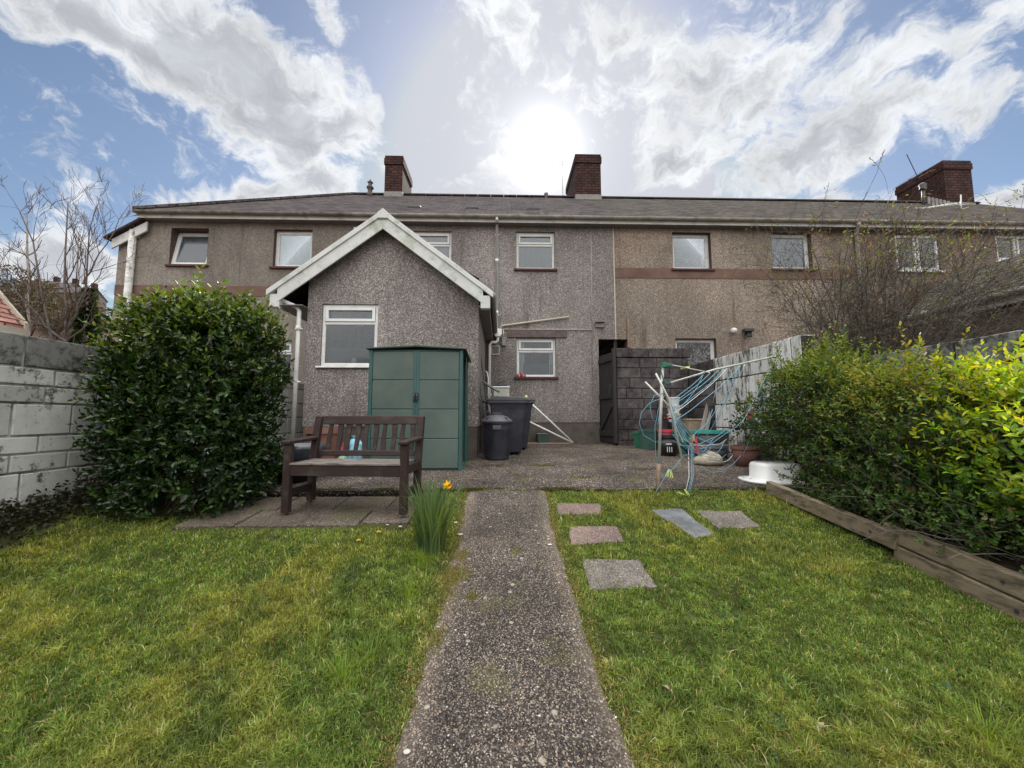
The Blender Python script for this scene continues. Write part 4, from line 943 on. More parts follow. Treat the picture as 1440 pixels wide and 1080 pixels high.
b = MB(); ribbed(b, sy0+.05, sy1-.05, sz+.03, szt-.05, sx1); b.build('side_panel', M['shed'], t, bev=.006)
b = MB(); b.box(sx0+.001, sx0+.02, sy0+.05, sy1-.05, sz+.03, szt-.05); b.box(sx0, sx1, sy1-.02, sy1, sz+.03, szt-.05); b.build('side_panel', M['shed'], t)
b = MB()
for x in (sx0, sx1-.05):
    for y in (sy0-.004, sy1-.046): b.box(x, x+.05, y, y+.05, sz, szt-.01)
b.box(sx0+.05, sx1-.05, sy0+.032, sy0+.05, szt-.03, szt); b.box(sx0+.05, sx1-.05, sy0+.0325, sy0+.05, sz, sz+.03)
b.box(sx1-.02, sx1+.012, sy0+.05, sy1-.05, sz, sz+.04); b.box(sx1+.0, sx1+.012, (sy0+sy1)/2-.02, (sy0+sy1)/2+.02, sz+.04, szt-.04)
b.build('corner_trim', M['shed_t'], t, bev=.006)
b = MB(); zr_ = szt+.035
b.prism([(sx0-.03, sy0-.05, szt-.008), (sm, sy0-.05, zr_-.008), (sx1+.05, sy0-.05, szt-.008), (sx1+.05, sy0-.05, szt+.012), (sm, sy0-.05, zr_+.018), (sx0-.03, sy0-.05, szt+.012)], (0, sy1-sy0+.1, -.05))
b.build('roof', M['shed_r'], t, bev=.004)
# ================================================================== BINS
def wheelie(loc, rz, label, s=1):
    t = thing('wheelie_bin', label, 'wheelie bin', loc, 'wheelie bins by the extension', rz)
    # local: x = front-to-back (handle at -x), width along y
    h = .98; pr = [(-.25, .10, .27), (.25, .10, .22)]
    b = MB(); w0, w1 = .21, .285
    def ring(xa, xb, w, z): return [(xa, -w, z), (xb, -w, z), (xb, w, z), (xa, w, z)]
    rs = [ring(-.2, .24, w0, .02), ring(-.26, .27, .235, .30), ring(-.31, .33, .265, .80), ring(-.33, .36, .28, .93)]
    vs = sum(rs, []); fs = [(3, 2, 1, 0)]+[(i*4+k, i*4+(k+1) % 4, (i+1)*4+(k+1) % 4, (i+1)*4+k) for i in range(3) for k in range(4)]
    b.add(vs, fs); b.build('body', M['bin'], t, world=False, bev=.03, seg=3)
    b = MB(); b.box(-.36, .385, -.30, .30, .91, .965); b.build('rim', M['bin'], t, world=False, bev=.012, seg=2)
    b = MB(); b.prism([(-.38, -.29, .968), (.41, -.29, .968), (.41, -.29, .99), (.30, -.29, 1.03), (-.2, -.29, 1.05), (-.38, -.29, 1.0)], (0, .58, 0)); lid = b.build('lid', M['bin_l'], t, world=False, bev=.018, seg=2)
    b = MB(); b.tube([(-.38, -.27, .94), (-.45, -.26, .97), (-.45, .26, .97), (-.38, .27, .94)], .016, 8); b.build('handle', M['bin'], t, world=False, smooth=True)
    for s_ in (-1, 1):
        b = MB(); b.X = Matrix.Translation((-.24, s_*.235, .10)) @ Matrix.Rotation(R(90), 4, 'X'); b.lathe([(.03, -.025), (.095, -.025), (.1, -.015), (.1, .015), (.095, .025), (.03, .025)], n=20); b.build('wheel', M['black_pl'], t, world=False)
    return t
bp = at(714, 641, 7.0); bp.z = H(0, 7.2)
wheelie((bp.x, 7.28, H(0, 7.28)), R(0), 'nearer of the two dark wheelie bins, right behind the round dustbin')
b2x = at(748, 600, 7.95).x-.36
wheelie((b2x, 7.98, H(0, 7.98)), R(3), 'farther dark wheelie bin, carrying the white cool box')
t = thing('cool_box', 'white box with black lid and handle on the farther bin', 'cool box', (at(705, 550, 7.9).x, 7.95, H(0, 7.98)+1.045))
cx, cy, cz = t.location
zt_ = at(705, 543, 7.8).z
b = MB(); b.box(cx-.16, cx+.16, cy-.13, cy+.13, cz, zt_-.03); b.build('body', M['cream_pl'], t, bev=.015)
b = MB(); b.box(cx-.175, cx+.175, cy-.145, cy+.145, zt_-.035, zt_); b.build('rim', M['white_pl'], t, bev=.01)
b = MB(); b.prism([(cx-.15, cy-.12, zt_+.001), (cx+.15, cy-.12, zt_+.001), (cx+.10, cy-.12, zt_+.05), (cx-.10, cy-.12, zt_+.05)], (0, .24, 0)); l_ = b.build('lid', M['black_pl'], t, bev=.01)
b = MB(); b.tube([(cx-.07, cy, zt_+.045), (cx-.05, cy, zt_+.085), (cx+.05, cy, zt_+.085), (cx+.07, cy, zt_+.045)], .012, 8); b.build('handle', M['black_pl'], l_, smooth=True)
# yellow tag on bin
b = MB(); q = at(740, 553, 7.2); b.lathe([(.015, 0), (.03, .015), (.03, .04), (.012, .06)], (q.x, 7.25, H(0, 7.28)+1.02), 10); tag(b.build('yellow_rag', M['lime'], smooth=True), 'small yellow scrap lying on top of the nearer wheelie bin', 'rag')
# round dustbin
dy = 6.55; q = at(698.5, 648, dy-.2); dz_ = H(0, dy); dx_ = q.x
t = thing('dustbin', 'round navy plastic dustbin with ribbed domed lid', 'dustbin', (dx_, dy, dz_))
b = MB(); b.lathe([(.19, 0), (.2, .02), (.235, .55), (.24, .57), (.25, .575), (.25, .61)], (dx_, dy, dz_), 36); b.build('body', M['bin'], t, smooth=False, bev=.004)
b = MB()
for k in range(36):
    a_ = k/36*2*math.pi; b.beam((dx_+.205*math.cos(a_), dy+.205*math.sin(a_), dz_+.06), (dx_+.237*math.cos(a_), dy+.237*math.sin(a_), dz_+.50), .012, .012, up=(math.cos(a_), math.sin(a_), 0))
b.build('ribs', M['bin'], t)
b = MB(); b.lathe([(.262, .60), (.265, .63), (.25, .645), (.17, .705), (.08, .735), (.02, .74)], (dx_, dy, dz_), 36); l_ = b.build('lid', M['bin_l'], t, smooth=True)
b = MB(); b.tube([(dx_-.11, dy, dz_+.70), (dx_-.07, dy, dz_+.755), (dx_+.07, dy, dz_+.755), (dx_+.11, dy, dz_+.70)], .016, 8)
for s_ in (-1, 1): b.beam((dx_+s_*.03, dy-.05, dz_+.735), (dx_+s_*.17, dy-.16, dz_+.665), .03, .02); b.beam((dx_+s_*.03, dy+.05, dz_+.735), (dx_+s_*.17, dy+.16, dz_+.665), .03, .02)
b.build('lid_handle', M['bin'], l_)
b = MB(); b.box(dx_-.07, dx_+.07, dy-.262, dy-.225, dz_+.49, dz_+.56); b.build('handle', M['bin_l'], t, bev=.008)
# leaning tools and poles
def stick(name, label, cat, pts, r, mat, group=None, extra=None):
    pts = [Vector(p) for p in pts]; base = min(pts, key=lambda p: p.z)
    t = thing(name, label, cat, base, group); b = MB(); b.tube(pts, r, 8); b.build('pole', M[mat] if isinstance(mat, str) else mat, t, smooth=True)
    if extra: extra(t)
    return t
def rk(t):
    b = MB(); p = at(686, 572, 6.95); b.beam(p+Vector((-.2, 0, .12)), p+Vector((.2, 0, -.12)), .03, .03)
    b.build('head', M['darkmetal'], t)
stick('garden_tool', 'long dark handled tool leaning on the wall, taller of two', 'garden tool', [at(676, 497, 7.6), at(688, 600, 7.0)], .014, 'darkmetal', 'dark handled tools leaning by the bins')
stick('garden_tool', 'dark handled tool leaning left of the taller one', 'garden tool', [at(672, 514, 7.2), at(682, 600, 6.8)], .014, 'darkmetal', 'dark handled tools leaning by the bins')
stick('vacuum_tube', 'grey curved tube lying over the bins towards the white box', 'tube', [at(678, 536, 7.3), at(688, 543, 7.3), at(702, 551, 7.2)], .022, 'grey_pl')
stick('hooked_cane', 'pale hook ended cane standing beside the downpipe', 'cane', [at(683, 522, 7.9), at(685, 524, 7.9), at(686.5, 532, 7.9), at(686.5, 600, 7.9)], .012, 'pipe')
stick('black_cable', 'black looped cable hanging beside the dustbin', 'cable', [at(680, 567, 6.75), at(673, 560, 6.75), at(671, 566, 6.75), at(678, 584, 6.75), at(686, 578, 6.75), at(690, 584, 6.75)], .012, 'black_pl')
pb0 = at(806, 622, 9.05); pb0.z = H(0, 9)+.02
stick('white_pole', 'steeper of two white poles resting behind the wheelie bin', 'pole', [at(740, 561, 8.7), pb0], .022, 'pipe', 'white poles behind the wheelie bin')
stick('white_pole', 'shallower of two white poles resting behind the wheelie bin', 'pole', [at(738, 590, 8.7), pb0+Vector((-.02, -.05, -.002))], .02, 'pipe', 'white poles behind the wheelie bin')
q = at(762, 622, 9.2); t = thing('drain_box', 'small blue grey plastic box on the ground against the plinth', 'box', (q.x, 9.15, H(0, 9.15)))
b = MB(); zz = H(0, 9.15); b.box(q.x-.11, q.x+.11, 9.05, 9.28, zz, zz+.2); b.build('box', M['dkgreen_pl'], t, bev=.01); b = MB(); b.box(q.x-.12, q.x+.12, 9.04, 9.29, zz+.2, zz+.225); b.build('lid', M['grey_pl'], t, bev=.005)
b = MB(); pts = [at(735, 624, 9.0), at(760, 625.5, 8.95), at(785, 623.5, 8.95), at(805, 622, 9.0)]; pts = [Vector((p.x, p.y, H(0, p.y)+.012)) for p in pts]; b.tube(pts, .01, 6); tag(b.build('orange_cane', M['pinewood']), 'thin orange brown cane lying on the ground below the white poles', 'cane')
# ================================================================== THINGS BEHIND THE BENCH
def tub(name, label, cat, c, prof, mat, n=24, group=None, parts=None, rz=0):
    t = thing(name, label, cat, c, group); b = MB(); b.lathe(prof, c, n); b.build('body', M[mat], t, smooth=n > 8, bev=0); return t
c = at(438, 655, 5.5); c = Vector((at(452, 640, 5.6).x, 5.6, H(0, 5.6)))
t = tub('terracotta_pot', 'tall square terracotta pot seen through the bench back', 'pot', c, [(.17, 0), (.21, .50), (.235, .50), (.235, .58), (.21, .58), (.2, .52)], 'terra', 8)
c = Vector((at(421, 640, 5.0).x, 5.0, H(0, 5.0)))
t = thing('planter_bowl', 'wide dark glazed bowl behind the left armrest', 'planter', c)
b = MB(); b.lathe([(.12, .14), (.2, .17), (.28, .27), (.3, .36), (.29, .41), (.27, .41), (.26, .36)], c, 28); b.build('bowl', M['glaze'], t, smooth=True)
b = MB(); b.lathe([(.13, 0), (.11, .03), (.11, .14)], c, 20); b.build('foot', M['black_pl'], t, smooth=True)
b = MB(); b.lathe([(.26, .36), (.1, .38), (.01, .38)], c, 20); b.build('soil', M['soil'], t)
c = Vector((at(409, 660, 4.75).x, 4.75, H(0, 4.75)))
t = tub('planter_tub', 'low black tub in front of the glazed bowl', 'planter', c, [(.2, 0), (.24, .16), (.26, .16), (.26, .19), (.23, .19), (.22, .15)], 'black_pl')
c = Vector((at(484, 640, 5.2).x, 5.2, H(0, 5.2)))
K = 1.45
t = thing('garden_gnome', 'small garden figure in red and pale green seen through the bench', 'ornament', c)
g0 = .14
b = MB(); b.lathe([(.07, 0), (.085, .05), (.08, .12), (.06, .19), (.035, .21)], c, 14); b.build('body', M['gnome_g'], t, smooth=True)
b = MB(); b.lathe([(.02, .2), (.042, .225), (.046, .25), (.035, .28), (.01, .29)], c, 12); b.build('head', M['skin'], t, smooth=True)
b = MB(); b.lathe([(.05, .26), (.045, .275), (.02, .34), (.004, .38)], c, 12); b.build('hat', M['gnome_r'], t, smooth=True)
b = MB(); b.tube([c+Vector((-.07, 0, .17)), c+Vector((-.09, -.05, .12)), c+Vector((-.03, -.08, .11))], .02, 7); b.tube([c+Vector((.07, 0, .17)), c+Vector((.09, -.05, .12)), c+Vector((.03, -.08, .11))], .02, 7); b.build('arm', M['gnome_r'], t, smooth=True)
t.scale = (1.15, 1.15, 1.15)
c = Vector((at(499, 640, 5.15).x, 5.15, H(0, 5.15)))
t = thing('plastic_bag', 'crumpled pale blue plastic bag seen through the bench back', 'bag', c); b = MB()
n = 18; prof = [(.07, 0), (.095, .08), (.085, .2), (.095, .32), (.09, .40), (.06, .45), (.03, .47), (.055, .5)]
vs = []
for r_, z_ in prof:
    for k in range(n):
        a_ = k/n*6.283; rr = r_*(1+.22*mnoise.noise((math.cos(a_)*2, math.sin(a_)*2, z_*9))+.08*math.sin(a_*7+z_*20)); vs.append((c.x+rr*math.cos(a_), c.y+rr*math.sin(a_), c.z+z_))
b.add(vs, [(i*n+k, i*n+(k+1) % n, (i+1)*n+(k+1) % n, (i+1)*n+k) for i in range(len(prof)-1) for k in range(n)]); b.build('bag', M['bluecloth'], t)
# ================================================================== CLUTTER AT RIGHT
def bucket(name, label, cat, px, pyb, Y, r0, r1, h, mat, rim=None, handle=True, sx=1, sy=1, group=None, n=24, soil=True):
    x = at(px, pyb, Y).x; c = Vector((x, Y, H(0, Y))); t = thing(name, label, cat, c, group)
    b = MB(); b.lathe([(r0, 0), (r1, h-.03), (r1-.012, h-.03), (r1*.93, h*.7)], c, n, sx, sy); b.build('body', M[mat], t, smooth=n > 8)
    b = MB(); b.lathe([(r1-.005, h-.05), (r1+.015, h-.05), (r1+.015, h), (r1-.02, h), (r1-.02, h-.04)], c, n, sx, sy); b.build('rim', M[rim or mat], t)
    if soil: b = MB(); b.lathe([(r1*.93, h*.72), (.01, h*.76)], c, n, sx, sy); b.build('contents', M['soil'], t)
    if handle:
        b = MB(); b.tube([c+Vector((-r1*sx-.01, 0, h-.03))]+[c+Vector((-r1*sx*math.cos(a_), -r1*.75*math.sin(a_), h-.03-.12*math.sin(a_))) for a_ in [math.pi*k/8 for k in range(1, 8)]]+[c+Vector((r1*sx+.01, 0, h-.03))], .006, 5); b.build('handle', M['alu'], t)
    return t, c
bucket('plastic_box', 'small bright green box at the foot of the dark wall', 'box', 899, 631, 8.25, .09, .11, .33, 'green_pl', handle=False, n=4, sx=1.1, soil=False)
bucket('recycling_box', 'large dark green recycling box by the dark wall', 'box', 916, 635, 7.9, .22, .25, .40, 'dkgreen_pl', 'dkgreen_pl', False, 1, .8, n=4)
t, c = bucket('bucket', 'black bucket with white marking behind the washing line post', 'bucket', 940, 647, 6.95, .14, .165, .36, 'black_pl', sx=1.05)
b = MB(); b.box(c.x-.10, c.x-.005, c.y-.17, c.y-.155, c.z+.20, c.z+.22); b.build('white_mark', M['white_pl'], t)
b = MB()
for k in range(3): b.box(c.x-.085+k*.038, c.x-.075+k*.038, c.y-.168, c.y-.152, c.z+.07, c.z+.16)
b.build('white_mark', M['white_pl'], t)
bucket('bucket', 'maroon bucket with a pink rim behind the black bucket', 'bucket', 938, 640, 7.5, .13, .15, .42, 'maroon', 'red_pl', soil=False)
x = at(949, 620, 7.9).x; c = Vector((x, 7.9, H(0, 7.9)))
t = thing('tub_stack', 'stack of translucent white tubs behind the washing line post', 'tubs', c)
for k in range(3):
    b = MB(); z_ = .55+k*.17
    b.lathe([(.1, z_-.0), (.125, z_+.14), (.135, z_+.14), (.135, z_+.165)], c, 20); b.build('tub', M['white_pl'], t, smooth=False)
b = MB(); b.lathe([(.14, 0), (.14, .55)], c, 16); b.build('drum', M['black_pl'], t)
x = at(977, 600, 7.8).x; t = thing('card_box', 'tan open box standing in the corner behind the green rimmed tub', 'box', (x, 7.8, H(0, 7.8)))
zt_ = at(977, 590, 7.7).z; b = MB(); b.box(x-.19, x+.19, 7.65, 8.0, H(0, 7.8), zt_); b.build('box', M['tan'], t, bev=.008)
b = MB(); b.box(x-.2, x+.2, 7.63, 8.02, zt_-.012, zt_+.015); b.build('lid', M['sack'], t, bev=.005)
for k, (a0_, a1_, l) in enumerate([((996, 566), (985, 612), 'pale plank leaning in the corner, left of two'), ((1003, 566), (991, 614), 'grey plank leaning in the corner, right of two')]):
    p0 = at(a0_[0], a0_[1], 7.9); p1 = at(a1_[0], a1_[1], 7.4); t = thing('plank', l, 'plank', p1, 'planks leaning in the corner'); b = MB(); b.beam(p1, p0, .07, .02, up=(0, 1, 0)); b.build('board', M['plank'], t, bev=.002)
t, c = bucket('planting_tub', 'wide black tub with green rim full of tangled line', 'tub', 1000, 640, 6.7, .26, .31, .46, 'black_pl', 'teal_pl', False, 1.0, .8)
t, c = bucket('basin', 'grey round basin in front of the green rimmed tub', 'basin', 1000, 655, 6.3, .15, .25, .26, 'grey_pl', None, False, soil=False)
t, c = bucket('green_basket', 'bright green plastic basket beside the folded line', 'basket', 959, 640, 7.2, .11, .15, .42, 'green_pl', None, False, n=12, soil=False)
c = Vector((at(997, 655, 5.85).x, 5.85, H(0, 5.85))); t = thing('compost_sack', 'slumped tan sack on the patio below the tangled line', 'sack', c)
b = MB(); vs = []; n = 20; m = 9
for i in range(m):
    u = i/(m-1); 
    for k in range(n):
        a_ = k/n*6.283; r_ = math.sin(min(1, u*1.15)*math.pi*.5)**.6 if u < .87 else math.sqrt(max(0, 1-((u-.87)/.13)**2))
        r_ = [.72, .93, 1, 1, .97, .9, .75, .5, .05][i]; ww = 1+.12*mnoise.noise((math.cos(a_)*2, math.sin(a_)*2, u*3))
        vs.append((c.x+.21*r_*ww*math.cos(a_)*(abs(math.cos(a_))**-.25 if abs(math.cos(a_)) > .3 else 1.3), c.y+.13*r_*ww*math.sin(a_), c.z+.19*u+.02*math.cos(a_)*u))
b.add(vs, [(i*n+k, i*n+(k+1) % n, (i+1)*n+(k+1) % n, (i+1)*n+k) for i in range(m-1) for k in range(n)]+[tuple(range(n-1, -1, -1)), tuple(range((m-1)*n, m*n))]); b.build('sack', M['sack'], t, smooth=True)
b = MB(); b.box(c.x+.03, c.x+.08, c.y-.16, c.y-.14, c.z+.09, c.z+.15); b.build('paper_label', M['white_pl'], t)
t, c = bucket('plant_pot', 'dull terracotta pot at the foot of the white wall', 'pot', 1049, 655, 5.75, .13, .185, .30, 'terra_d', None, False)
t, c2_ = bucket('trough', 'dark grey trough right of the terracotta pot', 'planter', 1068, 655, 5.95, .2, .27, .34, 'grey_pl', None, False, n=4, sx=1.1)
# upturned enamel basin
def rrect(w, d, r, n=6):
    pts = []
    for cx_, cy_, a0_ in ((w-r, d-r, 0), (-w+r, d-r, 90), (-w+r, -d+r, 180), (w-r, -d+r, 270)):
        for k in range(n+1): a_ = R(a0_+90*k/n); pts.append((cx_+r*math.cos(a_), cy_+r*math.sin(a_)))
    return pts
zz = H(0, 4.62); c = Vector((at(1090, 670, 4.62).x, 4.62, zz)); t = thing('enamel_basin', 'white enamel basin lying upside down at the patio edge', 'basin', c, None, R(-8))
def rings(L, n0):
    b = MB(); vs = []; 
    for w, d, r, z in L: vs += [(p[0], p[1], z) for p in rrect(w, d, r)]
    n = len(rrect(1, 1, .1)); b.add(vs, [(i*n+k, i*n+(k+1) % n, (i+1)*n+(k+1) % n, (i+1)*n+k) for i in range(len(L)-1) for k in range(n)]+[tuple(range((len(L)-1)*n, len(L)*n))]); return b
b = rings([(.37, .27, .22, .0), (.38, .28, .22, .012), (.37, .27, .21, .028), (.28, .21, .15, .034), (.255, .19, .14, .05), (.25, .185, .13, .185), (.235, .17, .12, .215), (.21, .15, .1, .225)], 0)
b.build('basin', M['enamel'], t, world=False, smooth=True)
b = MB()
for x_ in (-.30, -.335): b.lathe([(.012, .036), (.008, .037)], (x_, -.05 if x_ > -.31 else .05, 0), 10)
b.build('hole', M['darkmetal'], t, world=False)
# ================================================================== ROTARY WASHING LINE
YL = 4.22
base = gp(925, 697); base = Vector((at(925, 697, YL).x, YL, H(1.7, YL)-.05))
t = thing('rotary_airer', 'half collapsed rotary washing line with tangled blue lines', 'washing line', base)
jx = at(930, 600, YL)
j1 = at(926.5, 652, YL); j2 = at(932, 512, YL)
b = MB(); b.tube([base, j1], .019, 10); b.build('ground_tube', M['rust'], t, smooth=True)
b = MB(); b.tube([j1-Vector((0, 0, .03)), at(929, 585, YL), j2], .0165, 10); b.build('pole', M['alu'], t, smooth=True)
b = MB(); hb = at(933.5, 513, YL); b.tube([hb+Vector((0, 0, .025)), hb-Vector((0, 0, .03))], .034, 10); b.beam(hb+Vector((-.02, 0, 0)), hb+Vector((.09, 0, -.005)), .04, .03); b.tube([at(931, 515, YL-.03), at(929.5, 522, YL-.03), at(934, 538, YL-.03)], .008, 6)
b.build('hub', M['green_pl'], t, bev=.004)
b = MB(); hc = at(933, 540, YL); b.tube([hc+Vector((0, 0, .03)), hc-Vector((0, 0, .04))], .028, 10); b.beam(hc+Vector((.0, 0, .0)), hc+Vector((.08, 0, .01)), .035, .03); b.build('slider', M['dkgreen_pl'], t, bev=.004)
tipA = at(1100, 499, 4.55)
arms = [[hc+Vector((.03, 0, .0)), at(1004, 520, 4.4), tipA], [at(922, 525, 4.1), at(940, 560, 4.1), at(961, 655, 3.95)], [at(907, 537, 4.4), at(935, 565, 4.35), at(972, 610, 4.45), at(987, 618, 4.5)]]
for a_ in arms[:2]: b = MB(); b.tube(a_, .0115, 8); b.build('arm', M['alu'], t, smooth=True)
b = MB(); b.tube(arms[2][:3], .0115, 8); b.build('arm', M['alu'], t, smooth=True)
b = MB(); b.tube([hb+Vector((.08, 0, 0)), at(998, 524, 4.35)], .007, 6); b.build('stay', M['alu'], t)
b = MB(); b.beam(at(958, 518, 4.28), at(969, 516, 4.3), .022, .02); b.build('stay_clip', M['lime'], t)
rl = random.Random(3)
def cat(a_, b_, sag, n=12, w=0):
    P = []
    for k in range(n+1):
        u = k/n; p = a_.lerp(b_, u); p = p+Vector((w*math.sin(u*9), w*math.cos(u*7), -sag*4*u*(1-u)*(1+.15*math.sin(u*8)))); P.append(p)
    return P
lines = []
A = lambda u: arms[0][0].lerp(arms[0][2], u); B_ = lambda u: arms[1][1].lerp(arms[1][2], u); C_ = lambda u: arms[2][0].lerp(arms[2][2], u)
for u, v, s_ in [(.3, .05, .02), (.36, .1, .02), (.42, .12, .03), (.47, .2, .04), (.5, .25, .03), (.62, .35, .05), (.30, .25, .06)]: lines.append(cat(A(u), B_(v), s_))
for u, px, py, Y, s_ in [(.97, 1045, 640, 5.0, .05), (.95, 1048, 610, 5.0, .02), (.93, 1040, 600, 4.8, .03), (.99, 1052, 575, 4.9, .03), (.62, 1005, 600, 4.8, .02), (.62, 992, 615, 4.7, .06), (.61, 980, 612, 4.6, .08), (.66, 1008, 590, 4.7, .02)]: lines.append(cat(A(u), at(px, py, Y), s_))
lines.append([at(p[0], p[1], 4.3) for p in [(931, 560), (914, 566), (902, 580), (899, 595), (905, 612), (920, 621), (935, 622)]])
lines.append([at(p[0], p[1], 4.2) for p in [(935, 552), (920, 556), (914, 570), (917, 588), (925, 597), (928, 580)]])
lines.append([at(p[0], p[1], 4.25) for p in [(934, 556), (926, 575), (921, 600), (922, 640), (930, 668), (936, 675)]])
for k in range(13):
    a_ = B_(rl.uniform(.02, .75)); px = rl.uniform(980, 1025); py = rl.uniform(600, 645); lines.append(cat(a_, at(px, py, rl.uniform(4.4, 5.2)), rl.uniform(.02, .22), w=.008))
for k in range(5):
    a_ = at(rl.uniform(945, 975), rl.uniform(590, 625), 4.4); lines.append(cat(a_, at(rl.uniform(1000, 1060), rl.uniform(560, 640), 4.9), rl.uniform(.1, .3), w=.01))
for k in range(8): a_ = B_(rl.uniform(.0, .2)); lines.append(cat(a_, B_(rl.uniform(.45, .8))+Vector((rl.uniform(0, .12), .05, 0)), .03, w=.01))
for x_ in (968, 972, 974): lines.append([at(x_, 630, 4.4), at(x_+1, 670, 4.2), at(x_-4, 692, 4.12)])
lines.append([at(975, 640, 4.4), at(962, 640, 4.3), at(950, 655, 4.25), at(937, 668, 4.2), at(926, 685, 4.18), at(921, 695, 4.16)])
lines.append([at(985, 655, 5.0), at(1000, 664, 5.0), at(1015, 663, 5.0), at(1032, 652, 5.1), at(1042, 640, 5.2)])
b = MB(); bw = MB()
for i, l in enumerate(lines): (bw if i % 5 == 4 else b).tube(l, .0034, 5)
b.build('line', M['line'], t, smooth=True); bw.build('line', M['line_w'], t, smooth=True, label='paler line')
def peg(p, d, mat, label, s=1.):
    d = Vector(d).normalized()*.075*s; b = MB(); o = Vector((.008, 0, 0))
    b.beam(p-o*.4, p+d-o*1.5, .007, .012); b.beam(p+o*.4, p+d+o*1.5, .007, .012); b.tube([p+d*.45-o*.9, p+d*.45+o*.9], .007, 6)
    tag(b.build('clothes_peg', M[mat], bev=.001), label, 'clothes peg', 'clothes pegs on the washing line')
peg(at(975, 611, 4.4), (.02, 0, -1), 'pinewood', 'wooden peg upright in the middle of the tangled line', 1.1)
peg(at(979, 616, 4.35), (.0, 0, -1), 'red_pl', 'red peg hanging in the middle of the tangle, upper', 1.3)
peg(at(978, 626, 4.35), (.25, 0, -.8), 'red_pl', 'red peg hanging just below the upper red peg', 1.1)
peg(at(934, 588, 4.15), (1, 0, -.1), 'red_pl', 'left pink red peg lying across the arms by the post', 1.1)
peg(at(941, 588, 4.15), (1, 0, -.15), 'red_pl', 'second pink red peg lying across the arms by the post', 1.0)
peg(at(1062, 572, 4.9), (-.6, 0, -.8), 'red_pl', 'red peg high on the lines beside the hedge', 1.6)
peg(at(1058, 580, 4.9), (-.4, 0, -.8), 'red_pl', 'lower red peg on the lines beside the hedge', 1.3)
peg(at(941, 660, 4.24), (-.4, 0, -1), 'lime', 'lime peg on the line left of the post foot, left one', 1.1)
peg(at(943, 661, 4.24), (.1, 0, -1), 'lime', 'lime peg on the line near the post foot, right one', 1.1)
peg(at(954, 692, 4.14), (.9, 0, -.5), 'lime', 'lime peg touching the grass at the patio edge, left one', 1.1)
peg(at(963, 688, 4.14), (.5, 0, -.9), 'lime', 'lime peg touching the grass at the patio edge, right one', 1.1)
